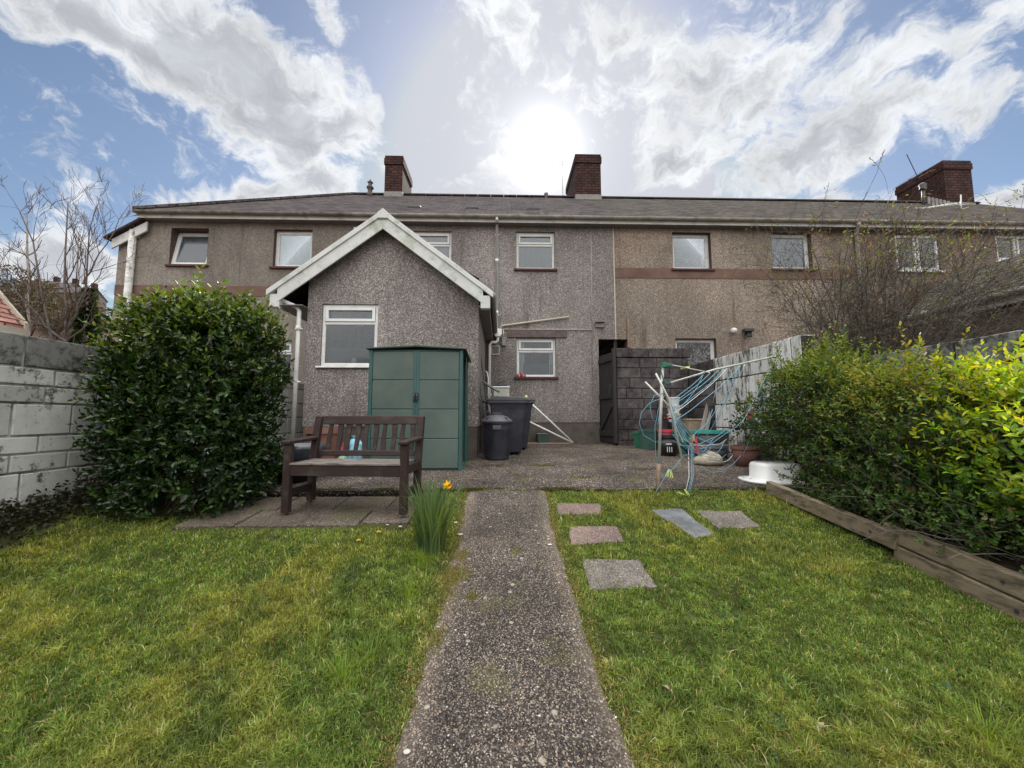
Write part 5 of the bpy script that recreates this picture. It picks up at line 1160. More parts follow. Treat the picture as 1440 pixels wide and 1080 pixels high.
# ================================================================== PLANTS
def shrub(name, label, catg, c, rad, nl, L, W, cols, wts, mat='leaf', power=2.6, lump=.18, stems=60, stemmat='twig', up=.35, group=None, shell_=.28, seed=1, ztop=None, lumpf=1.7, sprigs=0, tipcol=None, cut=None, leafname='leaves', openness=0, spray=7):
    global rng
    c = Vector(c); t = thing(name, label, catg, c, group); rx, ry, rz = rad
    per = spray; n0 = int(nl/per*2.8); u = rng.standard_normal((n0, 3)); u /= np.linalg.norm(u, axis=1, keepdims=True)
    u[:, 2] = np.where(u[:, 2] < -.75, -u[:, 2], u[:, 2])
    u = np.where(u < -9, u, u); pr = (np.abs(u)**power).sum(1)**(-1/power)
    dep = 1-shell_*rng.random(n0)**1.6
    P = u*pr[:, None]*dep[:, None]
    lum = np.array([mnoise.noise((p[0]*lumpf+seed, p[1]*lumpf, p[2]*lumpf*1.2))+.5*mnoise.noise((p[0]*lumpf*2.7+seed, p[1]*lumpf*2.7, p[2]*lumpf*2.7)) for p in P])
    P = P*(1+lump*lum)[:, None]
    hole_ = np.array([mnoise.noise((p[0]*5+seed, p[1]*5, p[2]*5)) for p in P])
    keep = hole_ > (-.35+openness); P, u, lum = P[keep], u[keep], lum[keep]
    P = P*np.array([rx, ry, rz])+np.array([c.x, c.y, c.z+rz])
    m0 = min(len(P), int(nl/per)); P, u, lum = P[:m0], u[:m0], lum[:m0]
    SD = u*.55+rng.standard_normal((m0, 3))*.4+np.array([0, 0, up+.25]); SD /= np.linalg.norm(SD, axis=1, keepdims=True)
    SL = L*rng.uniform(1.2, 2.8, m0); scol = pick(m0, cols, wts, .16)
    k_ = np.arange(per); A_ = k_*2.4
    X_, Y_, Z_ = frames(SD, rng.standard_normal((m0, 3)))
    rad_ = X_[:, None]*np.cos(A_)[None, :, None]+Z_[:, None]*np.sin(A_)[None, :, None]
    PP = P[:, None]+SD[:, None]*(SL[:, None]*(k_/per)[None])[:, :, None]
    DD = rad_*(1.1-.7*(k_/per))[None, :, None]+SD[:, None]*(.5+.7*(k_/per))[None, :, None]+.25*rng.standard_normal((m0, per, 3))
    NN = SD[:, None]*1.0-rad_*.4+.25*rng.standard_normal((m0, per, 3))+np.array([0, 0, .35])
    P = PP.reshape(-1, 3); D = DD.reshape(-1, 3); Nr = NN.reshape(-1, 3); lum = np.repeat(lum, per); u = np.repeat(u, per, 0)
    col = np.repeat(scol, per, 0)*(1+.14*rng.standard_normal((len(P), 1))); grow = np.tile(1.05-.45*(k_/per), m0)
    gz = np.array([H(x, min(y, 9)) for x, y in P[:, :2]])
    keep = P[:, 2] > gz+.01
    if cut: keep &= cut(P)
    P, D, Nr, lum, u, col, grow = P[keep], D[keep], Nr[keep], lum[keep], u[keep], np.clip(col[keep], .004, 1), grow[keep]; n = len(P)
    s = rng.uniform(.7, 1.1, n)*grow
    if tipcol is not None:
        out = (P[:, 2]-c.z)/(2*rz) + .25*lum + .18*rng.standard_normal(n); k = out > tipcol[0]; col[k] = pick(k.sum(), tipcol[1], None, .18)
    if sprigs:
        Q = []; QD = []; QN = []
        top = np.argsort(-P[:, 2]-.15*rng.random(n))[:max(sprigs*14, 10)]
        for i in rng.choice(top, sprigs):
            p = P[i]; d = np.array([rng.normal(0, .25), rng.normal(0, .25), 1]); d /= np.linalg.norm(d); ln = rng.uniform(.08, .26)
            for k in range(9):
                a = k*2.4; Q.append(p+d*ln*(k/9)); QD.append(np.array([math.cos(a), math.sin(a), .9])); QN.append(np.array([math.cos(a), math.sin(a), 1.2])*1.)
        m = len(Q); P = np.vstack([P, Q]); D = np.vstack([D, QD]); Nr = np.vstack([Nr, np.array(QN)+rng.normal(0, .2, (m, 3))]); s = np.concatenate([s, rng.uniform(.6, 1, m)])
        col = np.vstack([col, pick(m, tipcol[1] if tipcol else cols, None, .15)])
    leaves(leafname, P, D, Nr, L*s, W*s, col, M[mat], t)
    b = MB(); rr = random.Random(seed)
    for k in range(stems):
        a = rr.uniform(0, 6.283); q = c+Vector((rx*.5*math.cos(a)*rr.random(), ry*.6*math.sin(a)*rr.random(), .0)); q.z = H(q.x, min(q.y, 9))-.02
        v = Vector((rr.gauss(0, .45), rr.gauss(0, .45), rr.uniform(.3, 1))).normalized(); e = Vector((c.x+v.x*rx*1.0, c.y+v.y*ry*1.0, c.z+rz+v.z*rz*.9)); m = q.lerp(e, .5)+Vector((rr.gauss(0, .1), rr.gauss(0, .1), rr.gauss(0, .06)))
        r0 = rr.uniform(.004, .012); b.tube([q, q.lerp(m, .5)+Vector((rr.gauss(0, .03), rr.gauss(0, .03), 0)), m, m.lerp(e, .5)+Vector((rr.gauss(0, .04), rr.gauss(0, .04), 0)), e], [r0, r0*.8, r0*.6, r0*.4, r0*.2], 5, False)
    if stems: b.build('stems', M[stemmat], t, smooth=True)
    return t
G1 = [(.018, .042, .010), (.028, .062, .012), (.045, .085, .016), (.012, .028, .009), (.06, .11, .02)]
xh_ = -3.08
shrub('laurel_hedge', 'large clipped dark green laurel hedge beside the white wall', 'hedge', (-3.07, 4.0, .40), (.62, .45, 1.01), 42000, .076, .036, G1, [.28, .3, .1, .29, .03], 'leafgloss', 8.0, .06, 40, shell_=.45, seed=3, sprigs=46, tipcol=(.97, [(.11, .17, .02), (.08, .14, .02), (.15, .20, .035)]), lumpf=1.9)
# dense inner twig mass so the sky does not show through
G2 = [(.028, .062, .015), (.045, .092, .019), (.07, .125, .026), (.02, .04, .012), (.12, .15, .06), (.075, .065, .03)]
shrub('privet_shrub', 'large small leaved green shrub behind the enamel basin', 'shrub', (3.70, 4.35, .44), (.62, .94, .77), 30000, .046, .023, G2, [.28, .26, .16, .15, .1, .05], 'leaf', 2.5, .27, 130, shell_=.5, seed=7, sprigs=60, cut=lambda P: ~((P[:, 1] > 4.28) & (P[:, 0] < 3.45) & (P[:, 2] < .98)), tipcol=(.88, [(.09, .17, .02), (.13, .20, .025), (.20, .22, .04)]), lumpf=2.6)
shrub('privet_shrub', 'mid green shrub with brownish twigs in the middle of the right bed', 'shrub', (3.58, 3.22, .40), (.60, .85, .66), 22000, .05, .024, G2, [.3, .26, .14, .2, .06, .04], 'leaf', 2.4, .32, 200, stemmat='twig_r', shell_=.5, seed=17, sprigs=40, tipcol=(.84, [(.15, .21, .025), (.22, .22, .04)]), lumpf=2.8, openness=.12)
G3 = [(.085, .18, .018), (.13, .24, .02), (.18, .28, .025), (.05, .11, .016), (.24, .30, .03)]
shrub('golden_privet', 'bright yellow green leaved shrub at the right edge', 'shrub', (3.66, 2.30, .34), (.66, .85, .68), 14000, .068, .029, G3, [.25, .28, .2, .17, .1], 'leaf', 2.4, .28, 170, stemmat='twig_r', shell_=.5, seed=23, sprigs=40, tipcol=(.64, [(.29, .40, .02), (.40, .44, .03), (.20, .32, .025)]), lumpf=2.2, openness=.08)
shrub('creeping_shrub', 'low leafy shoots spilling over the timber edging', 'shrub', (3.12, 3.0, .42), (.28, 1.15, .24), 12000, .03, .018, G2, [.2, .3, .25, .1, .1, .05], 'leaf', 2.2, .3, 26, shell_=.8, seed=31, openness=.1)
shrub('camellia', 'small glossy leaved shrub in the pot against the white wall', 'shrub', (at(1046, 600, 5.75).x+.02, 5.75, H(0, 5.75)+.28), (.17, .17, .34), 420, .07, .035, G1, None, 'leafgloss', 2.1, .3, 12, shell_=.8, seed=37)
# dead twiggy understorey of the right bed
b = MB(); rr = random.Random(5); t = thing('bramble_stems', 'tangle of bare brown stems low in the right hedge bed', 'stems', (3.3, 2.8, .45))
for k in range(150):
    y = rr.uniform(1.6, 3.9); x = rr.uniform(3.05, 3.5); q = Vector((x, y, .36+.045*y)); P = [q]; d = Vector((rr.gauss(-.25, .5), rr.gauss(0, .6), rr.uniform(.3, 1))).normalized()
    for i in range(7):
        d = (d+Vector((rr.gauss(0, .25), rr.gauss(0, .25), rr.gauss(-.1, .2)))).normalized(); q = q+d*rr.uniform(.06, .13)
        if q.z < .48 and q.x < 3.0: break
        P.append(q)
    if len(P) > 2: b.tube(P, [.0045*(1-i/len(P)*.7) for i in range(len(P))], 4, False)
b.build('stems', M['twig_r'], t)
# --- bare trees: recursive
def branch(b, p, d, ln, r, depth, rr, spread, upb, out, gnarl=.12, nseg=5, kids=(2, 4)):
    P = [p]; Rr = [r]
    for i in range(nseg):
        d = (d+Vector((rr.gauss(0, gnarl), rr.gauss(0, gnarl), rr.gauss(upb, gnarl)))).normalized(); p = p+d*(ln/nseg); P.append(p); Rr.append(max(.0022, r*(1-.6*(i+1)/nseg)))
    b[0 if depth >= out[0] else 1].tube(P, Rr, 7 if r > .012 else (5 if r > .004 else 3), False)
    if out[1] is not None and depth == 0: out[1].append((P[-1], d))
    if depth <= 0: return
    for k in range(rr.randint(*kids)):
        i = rr.randint(1, nseg); u = P[i]; a = rr.uniform(0, 6.283); dd = P[i]-P[i-1]; dd.normalize(); o = dd.orthogonal().normalized(); o = Matrix.Rotation(a, 3, dd) @ o
        branch(b, u, (dd+o*spread*rr.uniform(.6, 1.3)).normalized(), ln*rr.uniform(.45, .75), Rr[i]*rr.uniform(.5, .75), depth-1, rr, spread, upb, out, gnarl, nseg, kids)
def baretree(name, label, base, limbs, mats, seed, depth=3, spread=.7, upb=.06, gnarl=.1, kids=(3, 5), tips=None):
    rr = random.Random(seed); t = thing(name, label, 'tree', base); tr, br = MB(), MB()
    tl = [] if tips else None
    for (a, mid, e, r0) in limbs:
        P = [Vector(a), Vector(mid), Vector(e)]; pts = []
        for k in range(9):
            u = k/8; pts.append(P[0]*(1-u)**2+P[1]*2*u*(1-u)+P[2]*u*u+Vector((rr.gauss(0, .015), rr.gauss(0, .015), 0)))
        rs = [r0*(1-.75*k/8) for k in range(9)]; tr.tube(pts, rs, 8, False)
        for k in range(2, 9):
            for j in range(rr.randint(1, 2)):
                dd = (pts[k]-pts[k-1]).normalized(); o = Matrix.Rotation(rr.uniform(0, 6.283), 3, dd) @ dd.orthogonal().normalized()
                branch((tr, br), pts[k], (dd*.8+o*spread).normalized(), rr.uniform(.35, .7)*(1.2-k/12), rs[k]*.6, depth-1, rr, spread, upb, (99, tl), gnarl, 5, kids)
    tr.build('trunk', M[mats[0]], t, smooth=True); br.build('crown', M[mats[1]], t)
    return t, tl
Yt = 5.0
q = at(92, 490, Yt)
base = (q.x, Yt, q.z-.9)
baretree('bare_tree', 'bare grey barked tree with several upright limbs behind the left wall', base,
         [(base, at(80, 460, Yt), at(30, 300, Yt), .022), (base, at(98, 450, Yt), at(92, 285, Yt+.3), .024), (at(95, 462, Yt), at(122, 440, Yt), at(132, 290, Yt), .018), (at(90, 480, Yt), at(40, 440, Yt-.2), at(-20, 350, Yt-.3), .013), (at(118, 400, Yt), at(130, 370, Yt), at(180, 290, Yt+.2), .011)], ('bark', 'twig'), 4, 3, .6, .1, .08, (2, 4))
q = at(45, 475, 6.4); base = (q.x, 6.4, q.z-1)
baretree('birch_tree', 'slender pale barked young tree beyond the left wall', base, [(base, at(44, 420, 6.4), at(38, 300, 6.4), .035)], ('bark_b', 'twig'), 9, 3, .8, .02, .1, (2, 4))
# tall bare buddleia behind the right wall
rr = random.Random(12); t = thing('buddleia', 'huge bare twiggy shrub with sparse new leaves behind the right wall', 'shrub', (5.4, 6.0, .6)); tr, br = MB(), MB(); tips = []
for k in range(62):
    e = at(rr.uniform(1065, 1425), rr.choice([rr.uniform(320, 420), rr.uniform(370, 460)]), rr.uniform(5.0, 6.6))
    a = Vector((5.6+rr.gauss(0, .35), 5.9+rr.gauss(0, .2), .6)); m = a.lerp(e, .45)+Vector((0, 0, .5)); pts = []
    for i in range(10):
        u = i/9; pts.append(a*(1-u)**2+m*2*u*(1-u)+e*u*u+Vector((rr.gauss(0, .02), rr.gauss(0, .02), rr.gauss(0, .02))))
    rs = [.014*(1-.75*i/9) for i in range(10)]; tr.tube(pts, rs, 6, False)
    for i in range(3, 10):
        for j in range(2):
            dd = (pts[i]-pts[i-1]).normalized(); o = Matrix.Rotation(rr.uniform(0, 6.283), 3, dd) @ dd.orthogonal().normalized()
            branch((tr, br), pts[i], (dd+o*.9).normalized(), rr.uniform(.35, .8), rs[i]*.55, 2 if rr.random() < .4 else 1, rr, .85, -.03, (99, tips), .16, 4, (2, 4))
tr.build('trunk', M['twig_r'], t); br.build('twigs', M['twig_r'], t)
n = len(tips); sel = [tips[i] for i in range(n)]
P = []; D = []
for p, d in sel:
    m = 3 if p.z > 3.4 and rr.random() < .35 else (1 if rr.random() < .3 else 0)
    for k in range(m): P.append(p+Vector((rr.gauss(0, .03), rr.gauss(0, .03), rr.gauss(0, .03)))); D.append((rr.gauss(0, .6), rr.gauss(0, .6), rr.uniform(0, 1)))
P = np.array(P); D = np.array(D); n = len(P)
leaves('leaves', P, D, rng.standard_normal((n, 3))+np.array([0, 0, .8]), rng.uniform(.03, .07, n), rng.uniform(.012, .02, n), pick(n, [(.11, .14, .035), (.16, .18, .05), (.13, .10, .05)]), M['leaf'], t)
P = []; D = []
for p, d in sel:
    if rr.random() < .16:
        dd = (d+Vector((0, 0, -.3))).normalized()
        for k in range(7): P.append(p+dd*(.018*k)); D.append(dd+Vector((rr.gauss(0, .3), rr.gauss(0, .3), rr.gauss(0, .3))))
P = np.array(P); D = np.array([tuple(d) for d in D]); n = len(P)
leaves('seed_heads', P, D, rng.standard_normal((n, 3)), np.full(n, .035), np.full(n, .012), pick(n, [(.09, .05, .035), (.13, .075, .05)]), M['leaf'], t)
# bare bush low, brown, right behind the wall
t = thing('bare_bush', 'low brown arching stems above the lower right wall', 'shrub', (5.0, 5.0, .6)); b = MB()
for k in range(90):
    a = Vector((4.9+rr.gauss(0, .25), 5.0+rr.gauss(0, .3), .8)); P = [a]; d = Vector((rr.gauss(0, .5), rr.gauss(0, .4), 1)).normalized()
    for i in range(9): d = (d+Vector((rr.gauss(0, .2), rr.gauss(0, .2), -.12))).normalized(); P.append(P[-1]+d*.2)
    b.tube(P, [.006*(1-i/11) for i in range(10)], 4, False)
b.build('stems', M['twig'], t)
# dark conifer and scrub trees on the hill
def cloudtree(name, label, x, y, h, w, mat_cols, n, L, group=None, conical=False):
    z = terr(x, y); t = thing(name, label, 'tree', (x, y, z), group); b = MB(); b.tube([(x, y, z-.3), (x, y, z+h*.75)], [w*.08, w*.02], 7); b.build('trunk', M['bark'], t)
    u = rng.random(n); a = rng.random(n)*6.283; r = (w*(1-u) if conical else w*np.sqrt(np.clip(1-(2*u-1)**2, 0, 1)))*rng.random(n)**.5*(1+.25*np.sin(a*3+u*9))
    P = np.stack([x+r*np.cos(a), y+r*np.sin(a), z+h*(.12+.88*u)], 1); D = np.stack([np.cos(a), np.sin(a), rng.normal(.1, .5, n)], 1)
    leaves('crown', P, D, rng.standard_normal((n, 3))+np.array([0, 0, .6]), rng.uniform(.5, 1, n)*L, rng.uniform(.3, .6, n)*L, pick(n, mat_cols), M['leaf'], t)
q = at(122, 440, 50)
cloudtree('conifer', 'dark conifer at the end of the hillside terrace', q.x, 50, 1.35+(588-408)/545*50-terr(q.x, 50), 2.2, [(.012, .022, .01), (.02, .032, .012)], 900, 1.1, None, True)
BR = [(.055, .042, .034), (.045, .038, .028), (.03, .034, .022), (.07, .055, .045)]
wds = ['leftmost', 'second', 'third', 'fourth', 'fifth', 'sixth', 'rightmost']
for k, (px, Y, h) in enumerate([(10, 80, 7), (32, 76, 6.5), (56, 80, 7), (76, 74, 6), (96, 80, 7), (112, 74, 6.5), (134, 78, 8)]):
    q = at(px, 440, Y); cloudtree('scrub_tree', 'brownish leafless scrub tree on the hillside, %s from the left of seven' % wds[k] if 0 < k < 6 else 'brownish scrub tree on the hillside, %s of seven' % wds[k], q.x, Y, h, h*.62, BR, 1100, .55, 'scrub trees on the hillside')
# ------------------------------------------------------------------ grass
def inpoly(x, y, poly):
    c = np.zeros(len(x), bool); n = len(poly)
    for i in range(n):
        a, d = poly[i], poly[(i+1) % n]
        cond = ((a.y > y) != (d.y > y)); xi = (d.x-a.x)*(y-a.y)/(d.y-a.y+1e-12)+a.x; c ^= cond & (x < xi)
    return c
pyv = np.linspace(-3, 4.3, 400); plv = np.array([PL(v) for v in pyv]); prv = np.array([PR(v) for v in pyv])
def grassfield(N, name='grass'):
    u = rng.random(N); y0, y1 = 1.2, 4.25
    y = 1/(1/y0**.9*(1-u)+1/y1**.9*u)**(1/.9); x = rng.uniform(-3.96, 2.97, N)
    vis = np.abs(x) < y*1.42+.35
    x, y = x[vis], y[vis]
    l = np.interp(y, pyv, plv); r = np.interp(y, pyv, prv)
    e = rng.normal(0, .017, len(x)); k = (x < l+.02+e) | (x > r-.02+e)
    k &= ~((x > -2.76+e*2) & (x < -.80+e*2) & (y > 3.31+e*2))
    for P in STN: k &= ~inpoly(x+e*1.6, y+e*1.6, P)
    k &= ~((x < -3.62) & (y > 2.6)); k &= ~((x > 2.95+.02*(3-y)))
    k &= ~(((x+3.07)/.56)**2+((y-4.0)/.36)**2 < 1)
    x, y = x[k], y[k]; n = len(x)
    n1 = np.array([mnoise.noise((a*1.1, b_*1.1, 1)) for a, b_ in zip(x, y)]); n2 = np.array([mnoise.noise((a*4.5, b_*4.5, 2)) for a, b_ in zip(x, y)]); n3 = np.array([mnoise.noise((a*14, b_*14, 3)) for a, b_ in zip(x, y)])
    k = rng.random(n) < (1.0+.5*n2+.6*n3); x, y, n1, n2, n3 = x[k], y[k], n1[k], n2[k], n3[k]; n = len(x)
    z = np.array([H(a, b_) for a, b_ in zip(x, y)])
    l = np.interp(y, pyv, plv); r = np.interp(y, pyv, prv); de = np.minimum(np.abs(x-l), np.abs(x-r))
    near = np.exp(-(de/.06)**2)
    L = rng.uniform(.014, .040, n)*(1+.4*n1+.6*n3)*(1-.35*near)*np.where(rng.random(n) < .03, 1.7, 1); W = (.0012+.00055*y)*rng.uniform(.7, 1.3, n)
    a = rng.random(n)*6.283+n2*2; lean = np.abs(rng.normal(.55, .35, n))+.35*np.clip(n3, 0, 1)
    dx, dy = np.cos(a), np.sin(a); sx, sy = -dy, dx
    B0 = np.stack([x, y, z-.004], 1); T = np.stack([dx, dy, np.zeros(n)], 1); S_ = np.stack([sx, sy, np.zeros(n)], 1); U = np.array([0, 0, 1.])
    mid = B0+T*(L*.35*lean)[:, None]+U*(L*.6)[:, None]; tip = B0+T*(L*lean)[:, None]+U*(L*(1-.28*np.clip(lean, 0, 1.6)))[:, None]
    w = W[:, None]*S_
    V = np.stack([B0-w, B0+w, mid-w*.8, mid+w*.8, tip], 1).reshape(-1, 3)
    FV = (np.array([0, 1, 3, 2, 2, 3, 4])[None]+np.arange(n)[:, None]*5).ravel(); nper = np.tile([4, 3], n)
    g = np.array([(.115, .188, .042), (.15, .23, .05), (.195, .265, .065), (.25, .295, .095), (.078, .136, .034)])
    base = g[rng.choice(5, n, p=[.26, .3, .2, .1, .14])]
    yel = np.clip(n1*1.3+n2*.7+.08, 0, 1)[:, None]; base = base*(1-.55*yel)+np.array([.26, .25, .06])*.55*yel
    blu = np.clip(-n2*1.4-.1, 0, 1)[:, None]; base = base*(1-.5*blu)+np.array([.07, .125, .04])*.5*blu
    straw = (rng.random(n) < (.045+.22*np.clip(n3-.15, 0, 1)+.25*near)); base[straw] = pick(straw.sum(), [(.42, .36, .17), (.5, .43, .24), (.3, .2, .09)])
    base = base*(1.08+.45*n3[:, None]+.3*n2[:, None]); base = base*(1+.25*rng.standard_normal((n, 1))); base = np.clip(base, .01, .6)
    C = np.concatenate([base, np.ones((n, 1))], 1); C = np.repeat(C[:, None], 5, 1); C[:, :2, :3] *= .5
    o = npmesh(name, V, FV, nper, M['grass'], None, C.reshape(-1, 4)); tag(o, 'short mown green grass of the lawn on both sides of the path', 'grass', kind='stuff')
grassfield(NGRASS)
# moss cushions along the path and paving edges
def moss(N, spots, name, label, L, cols):
    P = []
    for (x, y, rx, ry, w) in spots:
        m = int(N*w); P.append(np.stack([rng.normal(x, rx, m), rng.normal(y, ry, m)], 1))
    P = np.vstack(P); z = np.array([(H(a, b_) if b_ < 4.24 else H(a, b_)-.0) for a, b_ in P]); n = len(P); ok = np.ones(n, bool)
    l = np.interp(P[:, 1], pyv, plv); r = np.interp(P[:, 1], pyv, prv); onp = (P[:, 0] > l) & (P[:, 0] < r) & (P[:, 1] < 4.26); z = z+np.where(onp, .014, 0)
    Q = np.concatenate([P, z[:, None]], 1); D = rng.standard_normal((n, 3))*.6+np.array([0, 0, 1]); o = leaves(name, Q, D, rng.standard_normal((n, 3)), rng.uniform(.5, 1, n)*L, rng.uniform(.2, .4, n)*L, pick(n, cols), M['grass'], None)
    tag(o, label, 'moss', kind='stuff')
sp = []
for k in range(60):
    y = .9+3.3*random.random()**.8; sd = random.random() < .6; x = (PL(y)+random.uniform(-.02, .03)) if sd else (PR(y)-random.uniform(-.02, .02)); sp.append((x, y, random.uniform(.008, .022), random.uniform(.015, .06), random.uniform(.3, 1)/60))
for px, py, rx, ry, w in [(640, 812, .05, .05, .12), (632, 830, .03, .07, .08), (665, 843, .02, .02, .03), (615, 905, .02, .05, .05), (725, 778, .02, .03, .02), (650, 785, .03, .05, .05), (800, 730, .02, .12, .06), (808, 775, .015, .1, .06)]:
    q = gp(px, py); sp.append((q.x, q.y, rx, ry, w))
moss(10000, sp, 'moss', 'yellowish moss and dry tufts along the edges of the path', .016, [(.17, .18, .05), (.22, .22, .07), (.13, .17, .04), (.34, .30, .16), (.3, .24, .14)])
sp = []
for k in range(50):
    x = random.uniform(-3.2, 3.9); sp.append((x, 4.275, random.uniform(.03, .12), .012, 1/80))
for px, py in [(770, 655), (700, 655), (735, 690), (660, 690), (690, 690), (800, 690), (900, 660), (820, 672)]:
    q = at(px, py, 5); q = gp(px, py); sp.append((q.x, q.y, .09, .05, 1/60))
moss(9000, sp, 'patio_moss', 'low moss and weeds growing along the patio edge', .022, [(.08, .10, .02), (.12, .12, .03), (.05, .07, .015)])
sp = []
for k in range(46):
    y_ = random.uniform(1.5, 4.0); x_ = random.uniform(-1.35*y_, min(2.8, 1.3*y_))
    if PL(y_)-.15 < x_ < PR(y_)+.15 or (x_ < -.7 and y_ > 3.1) or x_ < -3.5: continue
    sp.append((x_, y_, random.uniform(.015, .05), random.uniform(.015, .05), 1/40))
def weeds():
    P = np.vstack([np.stack([rng.normal(x, rx, 26), rng.normal(y, ry, 26)], 1) for x, y, rx, ry, w in sp])
    for S_ in STN: P = P[~inpoly(P[:, 0], P[:, 1], S_)]
    n = len(P)
    Q = np.concatenate([P, np.array([H(a, b_)+.008 for a, b_ in P])[:, None]], 1); D = rng.standard_normal((n, 3))+np.array([0, 0, .5])
    o = leaves('lawn_weeds', Q, D, rng.standard_normal((n, 3))*.3+np.array([0, 0, 1]), rng.uniform(.02, .045, n), rng.uniform(.009, .018, n), pick(n, [(.07, .13, .04), (.10, .17, .05), (.06, .10, .04)]), M['leaf'], None)
    tag(o, 'broad leaved weeds growing low among the lawn grass', 'weeds', kind='stuff')
weeds()
# dark ivy bank at the foot of the left wall
n = 5200; y = rng.uniform(1.2, 3.95, n); x = -3.98+np.abs(rng.normal(0, .16, n)); hgt = np.clip(.34*(1-(x+3.98)/.4), .02, .4)
z = np.array([H(a, b_) for a, b_ in zip(x, y)])+rng.random(n)*hgt*(.8+.5*np.sin(y*5)*.4)
o = leaves('ivy_bank', np.stack([x, y, z], 1), np.stack([rng.normal(.5, .5, n), rng.normal(0, .6, n), rng.normal(.2, .4, n)], 1), rng.standard_normal((n, 3))+np.array([.8, 0, .5]), rng.uniform(.02, .045, n), rng.uniform(.015, .03, n), pick(n, [(.02, .028, .01), (.03, .035, .012), (.045, .035, .02), (.015, .018, .008)]), M['leaf'], None)
tag(o, 'dark mossy ivy bank at the foot of the left white wall', 'ivy', kind='stuff')
# daffodil clump
c = gp(607, 772); c.z -= .01; t = thing('daffodil_clump', 'clump of tall daffodil leaves with one yellow flower beside the path', 'plant', c)
n = 300; P = []; V = []; FVl = []; C = []
for k in range(n):
    a = random.uniform(0, 6.283); r = .11*math.sqrt(random.random()); p = Vector((c.x+r*math.cos(a), c.y+r*math.sin(a)*1.2, c.z)); p.z = H(p.x, p.y)
    L_ = random.uniform(.24, .60); lean = random.uniform(.08, .45)*(.5+r/.11*.7); d = Vector((math.cos(a+random.gauss(0, .5)), math.sin(a+random.gauss(0, .5)), 0)); s = Vector((-d.y, d.x, 0))*random.uniform(.0035, .006); o0 = len(V); m = 6
    fold = random.random() < .12
    for i in range(m):
        u = i/(m-1); q = p+d*(L_*lean*u*u*(1.6 if fold else 1))+Vector((0, 0, L_*(u-.12*u*u*lean*2-(.35*u**3 if fold else 0)))); w = (1-u**4)*.95+.05
        V += [q-s*w, q+s*w]
    FVl += [(o0+2*i, o0+2*i+1, o0+2*i+3, o0+2*i+2) for i in range(m-1)]
    cc = random.choice([(.08, .14, .065), (.065, .12, .055), (.12, .19, .09), (.13, .20, .06), (.26, .24, .12) if random.random() < .15 else (.09, .15, .06)]); C += [cc+(1,)]*(2*m)
npmesh('leaves', np.array([tuple(v) for v in V]), np.array(FVl).ravel(), np.full(len(FVl), 4), M['grass'], t, np.array(C))
f = at(629, 682, c.y-.02); b = MB(); b.tube([(c.x+.04, c.y, c.z), c.lerp(f, .6)+Vector((.02, 0, .05)), f+Vector((-.01, .01, -.01))], .0035, 6)
fs = b.build('flower_stalk', M['twig_r'], t); fs.data.materials[0] = M['dkgreen_pl']
fd = Vector((.6, -.75, -.15)).normalized(); b = MB(); u_ = fd.orthogonal().normalized(); w_ = fd.cross(u_)
for k in range(6):
    a = k*math.pi/3; o_ = u_*math.cos(a)+w_*math.sin(a); s_ = fd.cross(o_)*.012; b.add([f, f+o_*.02-s_-fd*.002, f+o_*.02+s_-fd*.002, f+o_*.042-fd*.008], [(0, 1, 3), (0, 3, 2)])
b.build('petals', M['yellow'], t)
b = MB(); prof = [(0, .009), (.012, .01), (.026, .012), (.032, .017)]; n = 12
b.add([f+fd*z_+(u_*math.cos(k/n*6.283)+w_*math.sin(k/n*6.283))*(r_+(.003*(k % 2) if z_ > .03 else 0)) for z_, r_ in prof for k in range(n)], [(i*n+k, i*n+(k+1) % n, (i+1)*n+(k+1) % n, (i+1)*n+k) for i in range(3) for k in range(n)]); b.build('trumpet', M['orange'], t, smooth=True)
# tufts at path edge: weed grass clumps taller
def tuft(px, py, n_, h_, name, label, spread=.05):
    c = gp(px, py); V = []; F_ = []; C = []
    for k in range(n_):
        a = random.uniform(0, 6.283); r = spread*random.random(); x, y = c.x+r*math.cos(a), c.y+r*math.sin(a); z = H(x, y); d = Vector((math.cos(a), math.sin(a), 0)); s = Vector((-d.y, d.x, 0))*.0022; L_ = h_*random.uniform(.5, 1); o0 = len(V); ln = random.uniform(.2, .9)
        for i in range(5): u = i/4; q = Vector((x, y, z))+d*(L_*ln*u*u)+Vector((0, 0, L_*(u-.4*u*u*ln))); w = 1-u*.9; V += [q-s*w, q+s*w]
        F_ += [(o0+2*i, o0+2*i+1, o0+2*i+3, o0+2*i+2) for i in range(4)]; cc = random.choice([(.15, .26, .03), (.19, .30, .04), (.26, .34, .06)]); C += [cc+(1,)]*10
    o = npmesh(name, np.array([tuple(v) for v in V]), np.array(F_).ravel(), np.full(len(F_), 4), M['grass'], None, np.array(C)); tag(o, label, 'grass tuft', 'grass tufts taller than the lawn')
tuft(592, 790, 110, .13, 'grass_tuft', 'taller grass tuft left of the path just in front of the daffodils', .10)
tuft(482, 958, 90, .12, 'grass_tuft', 'bright upright grass tuft in the left lawn near the path', .09)
tuft(520, 925, 80, .10, 'grass_tuft', 'grass tuft between the bright tuft and the path', .10)
tuft(575, 835, 80, .10, 'grass_tuft', 'grass tuft at the left lawn edge by the mossy path patch', .10)
tuft(1390, 1040, 110, .12, 'grass_tuft', 'long blueish grass tuft in the near right corner', .14)
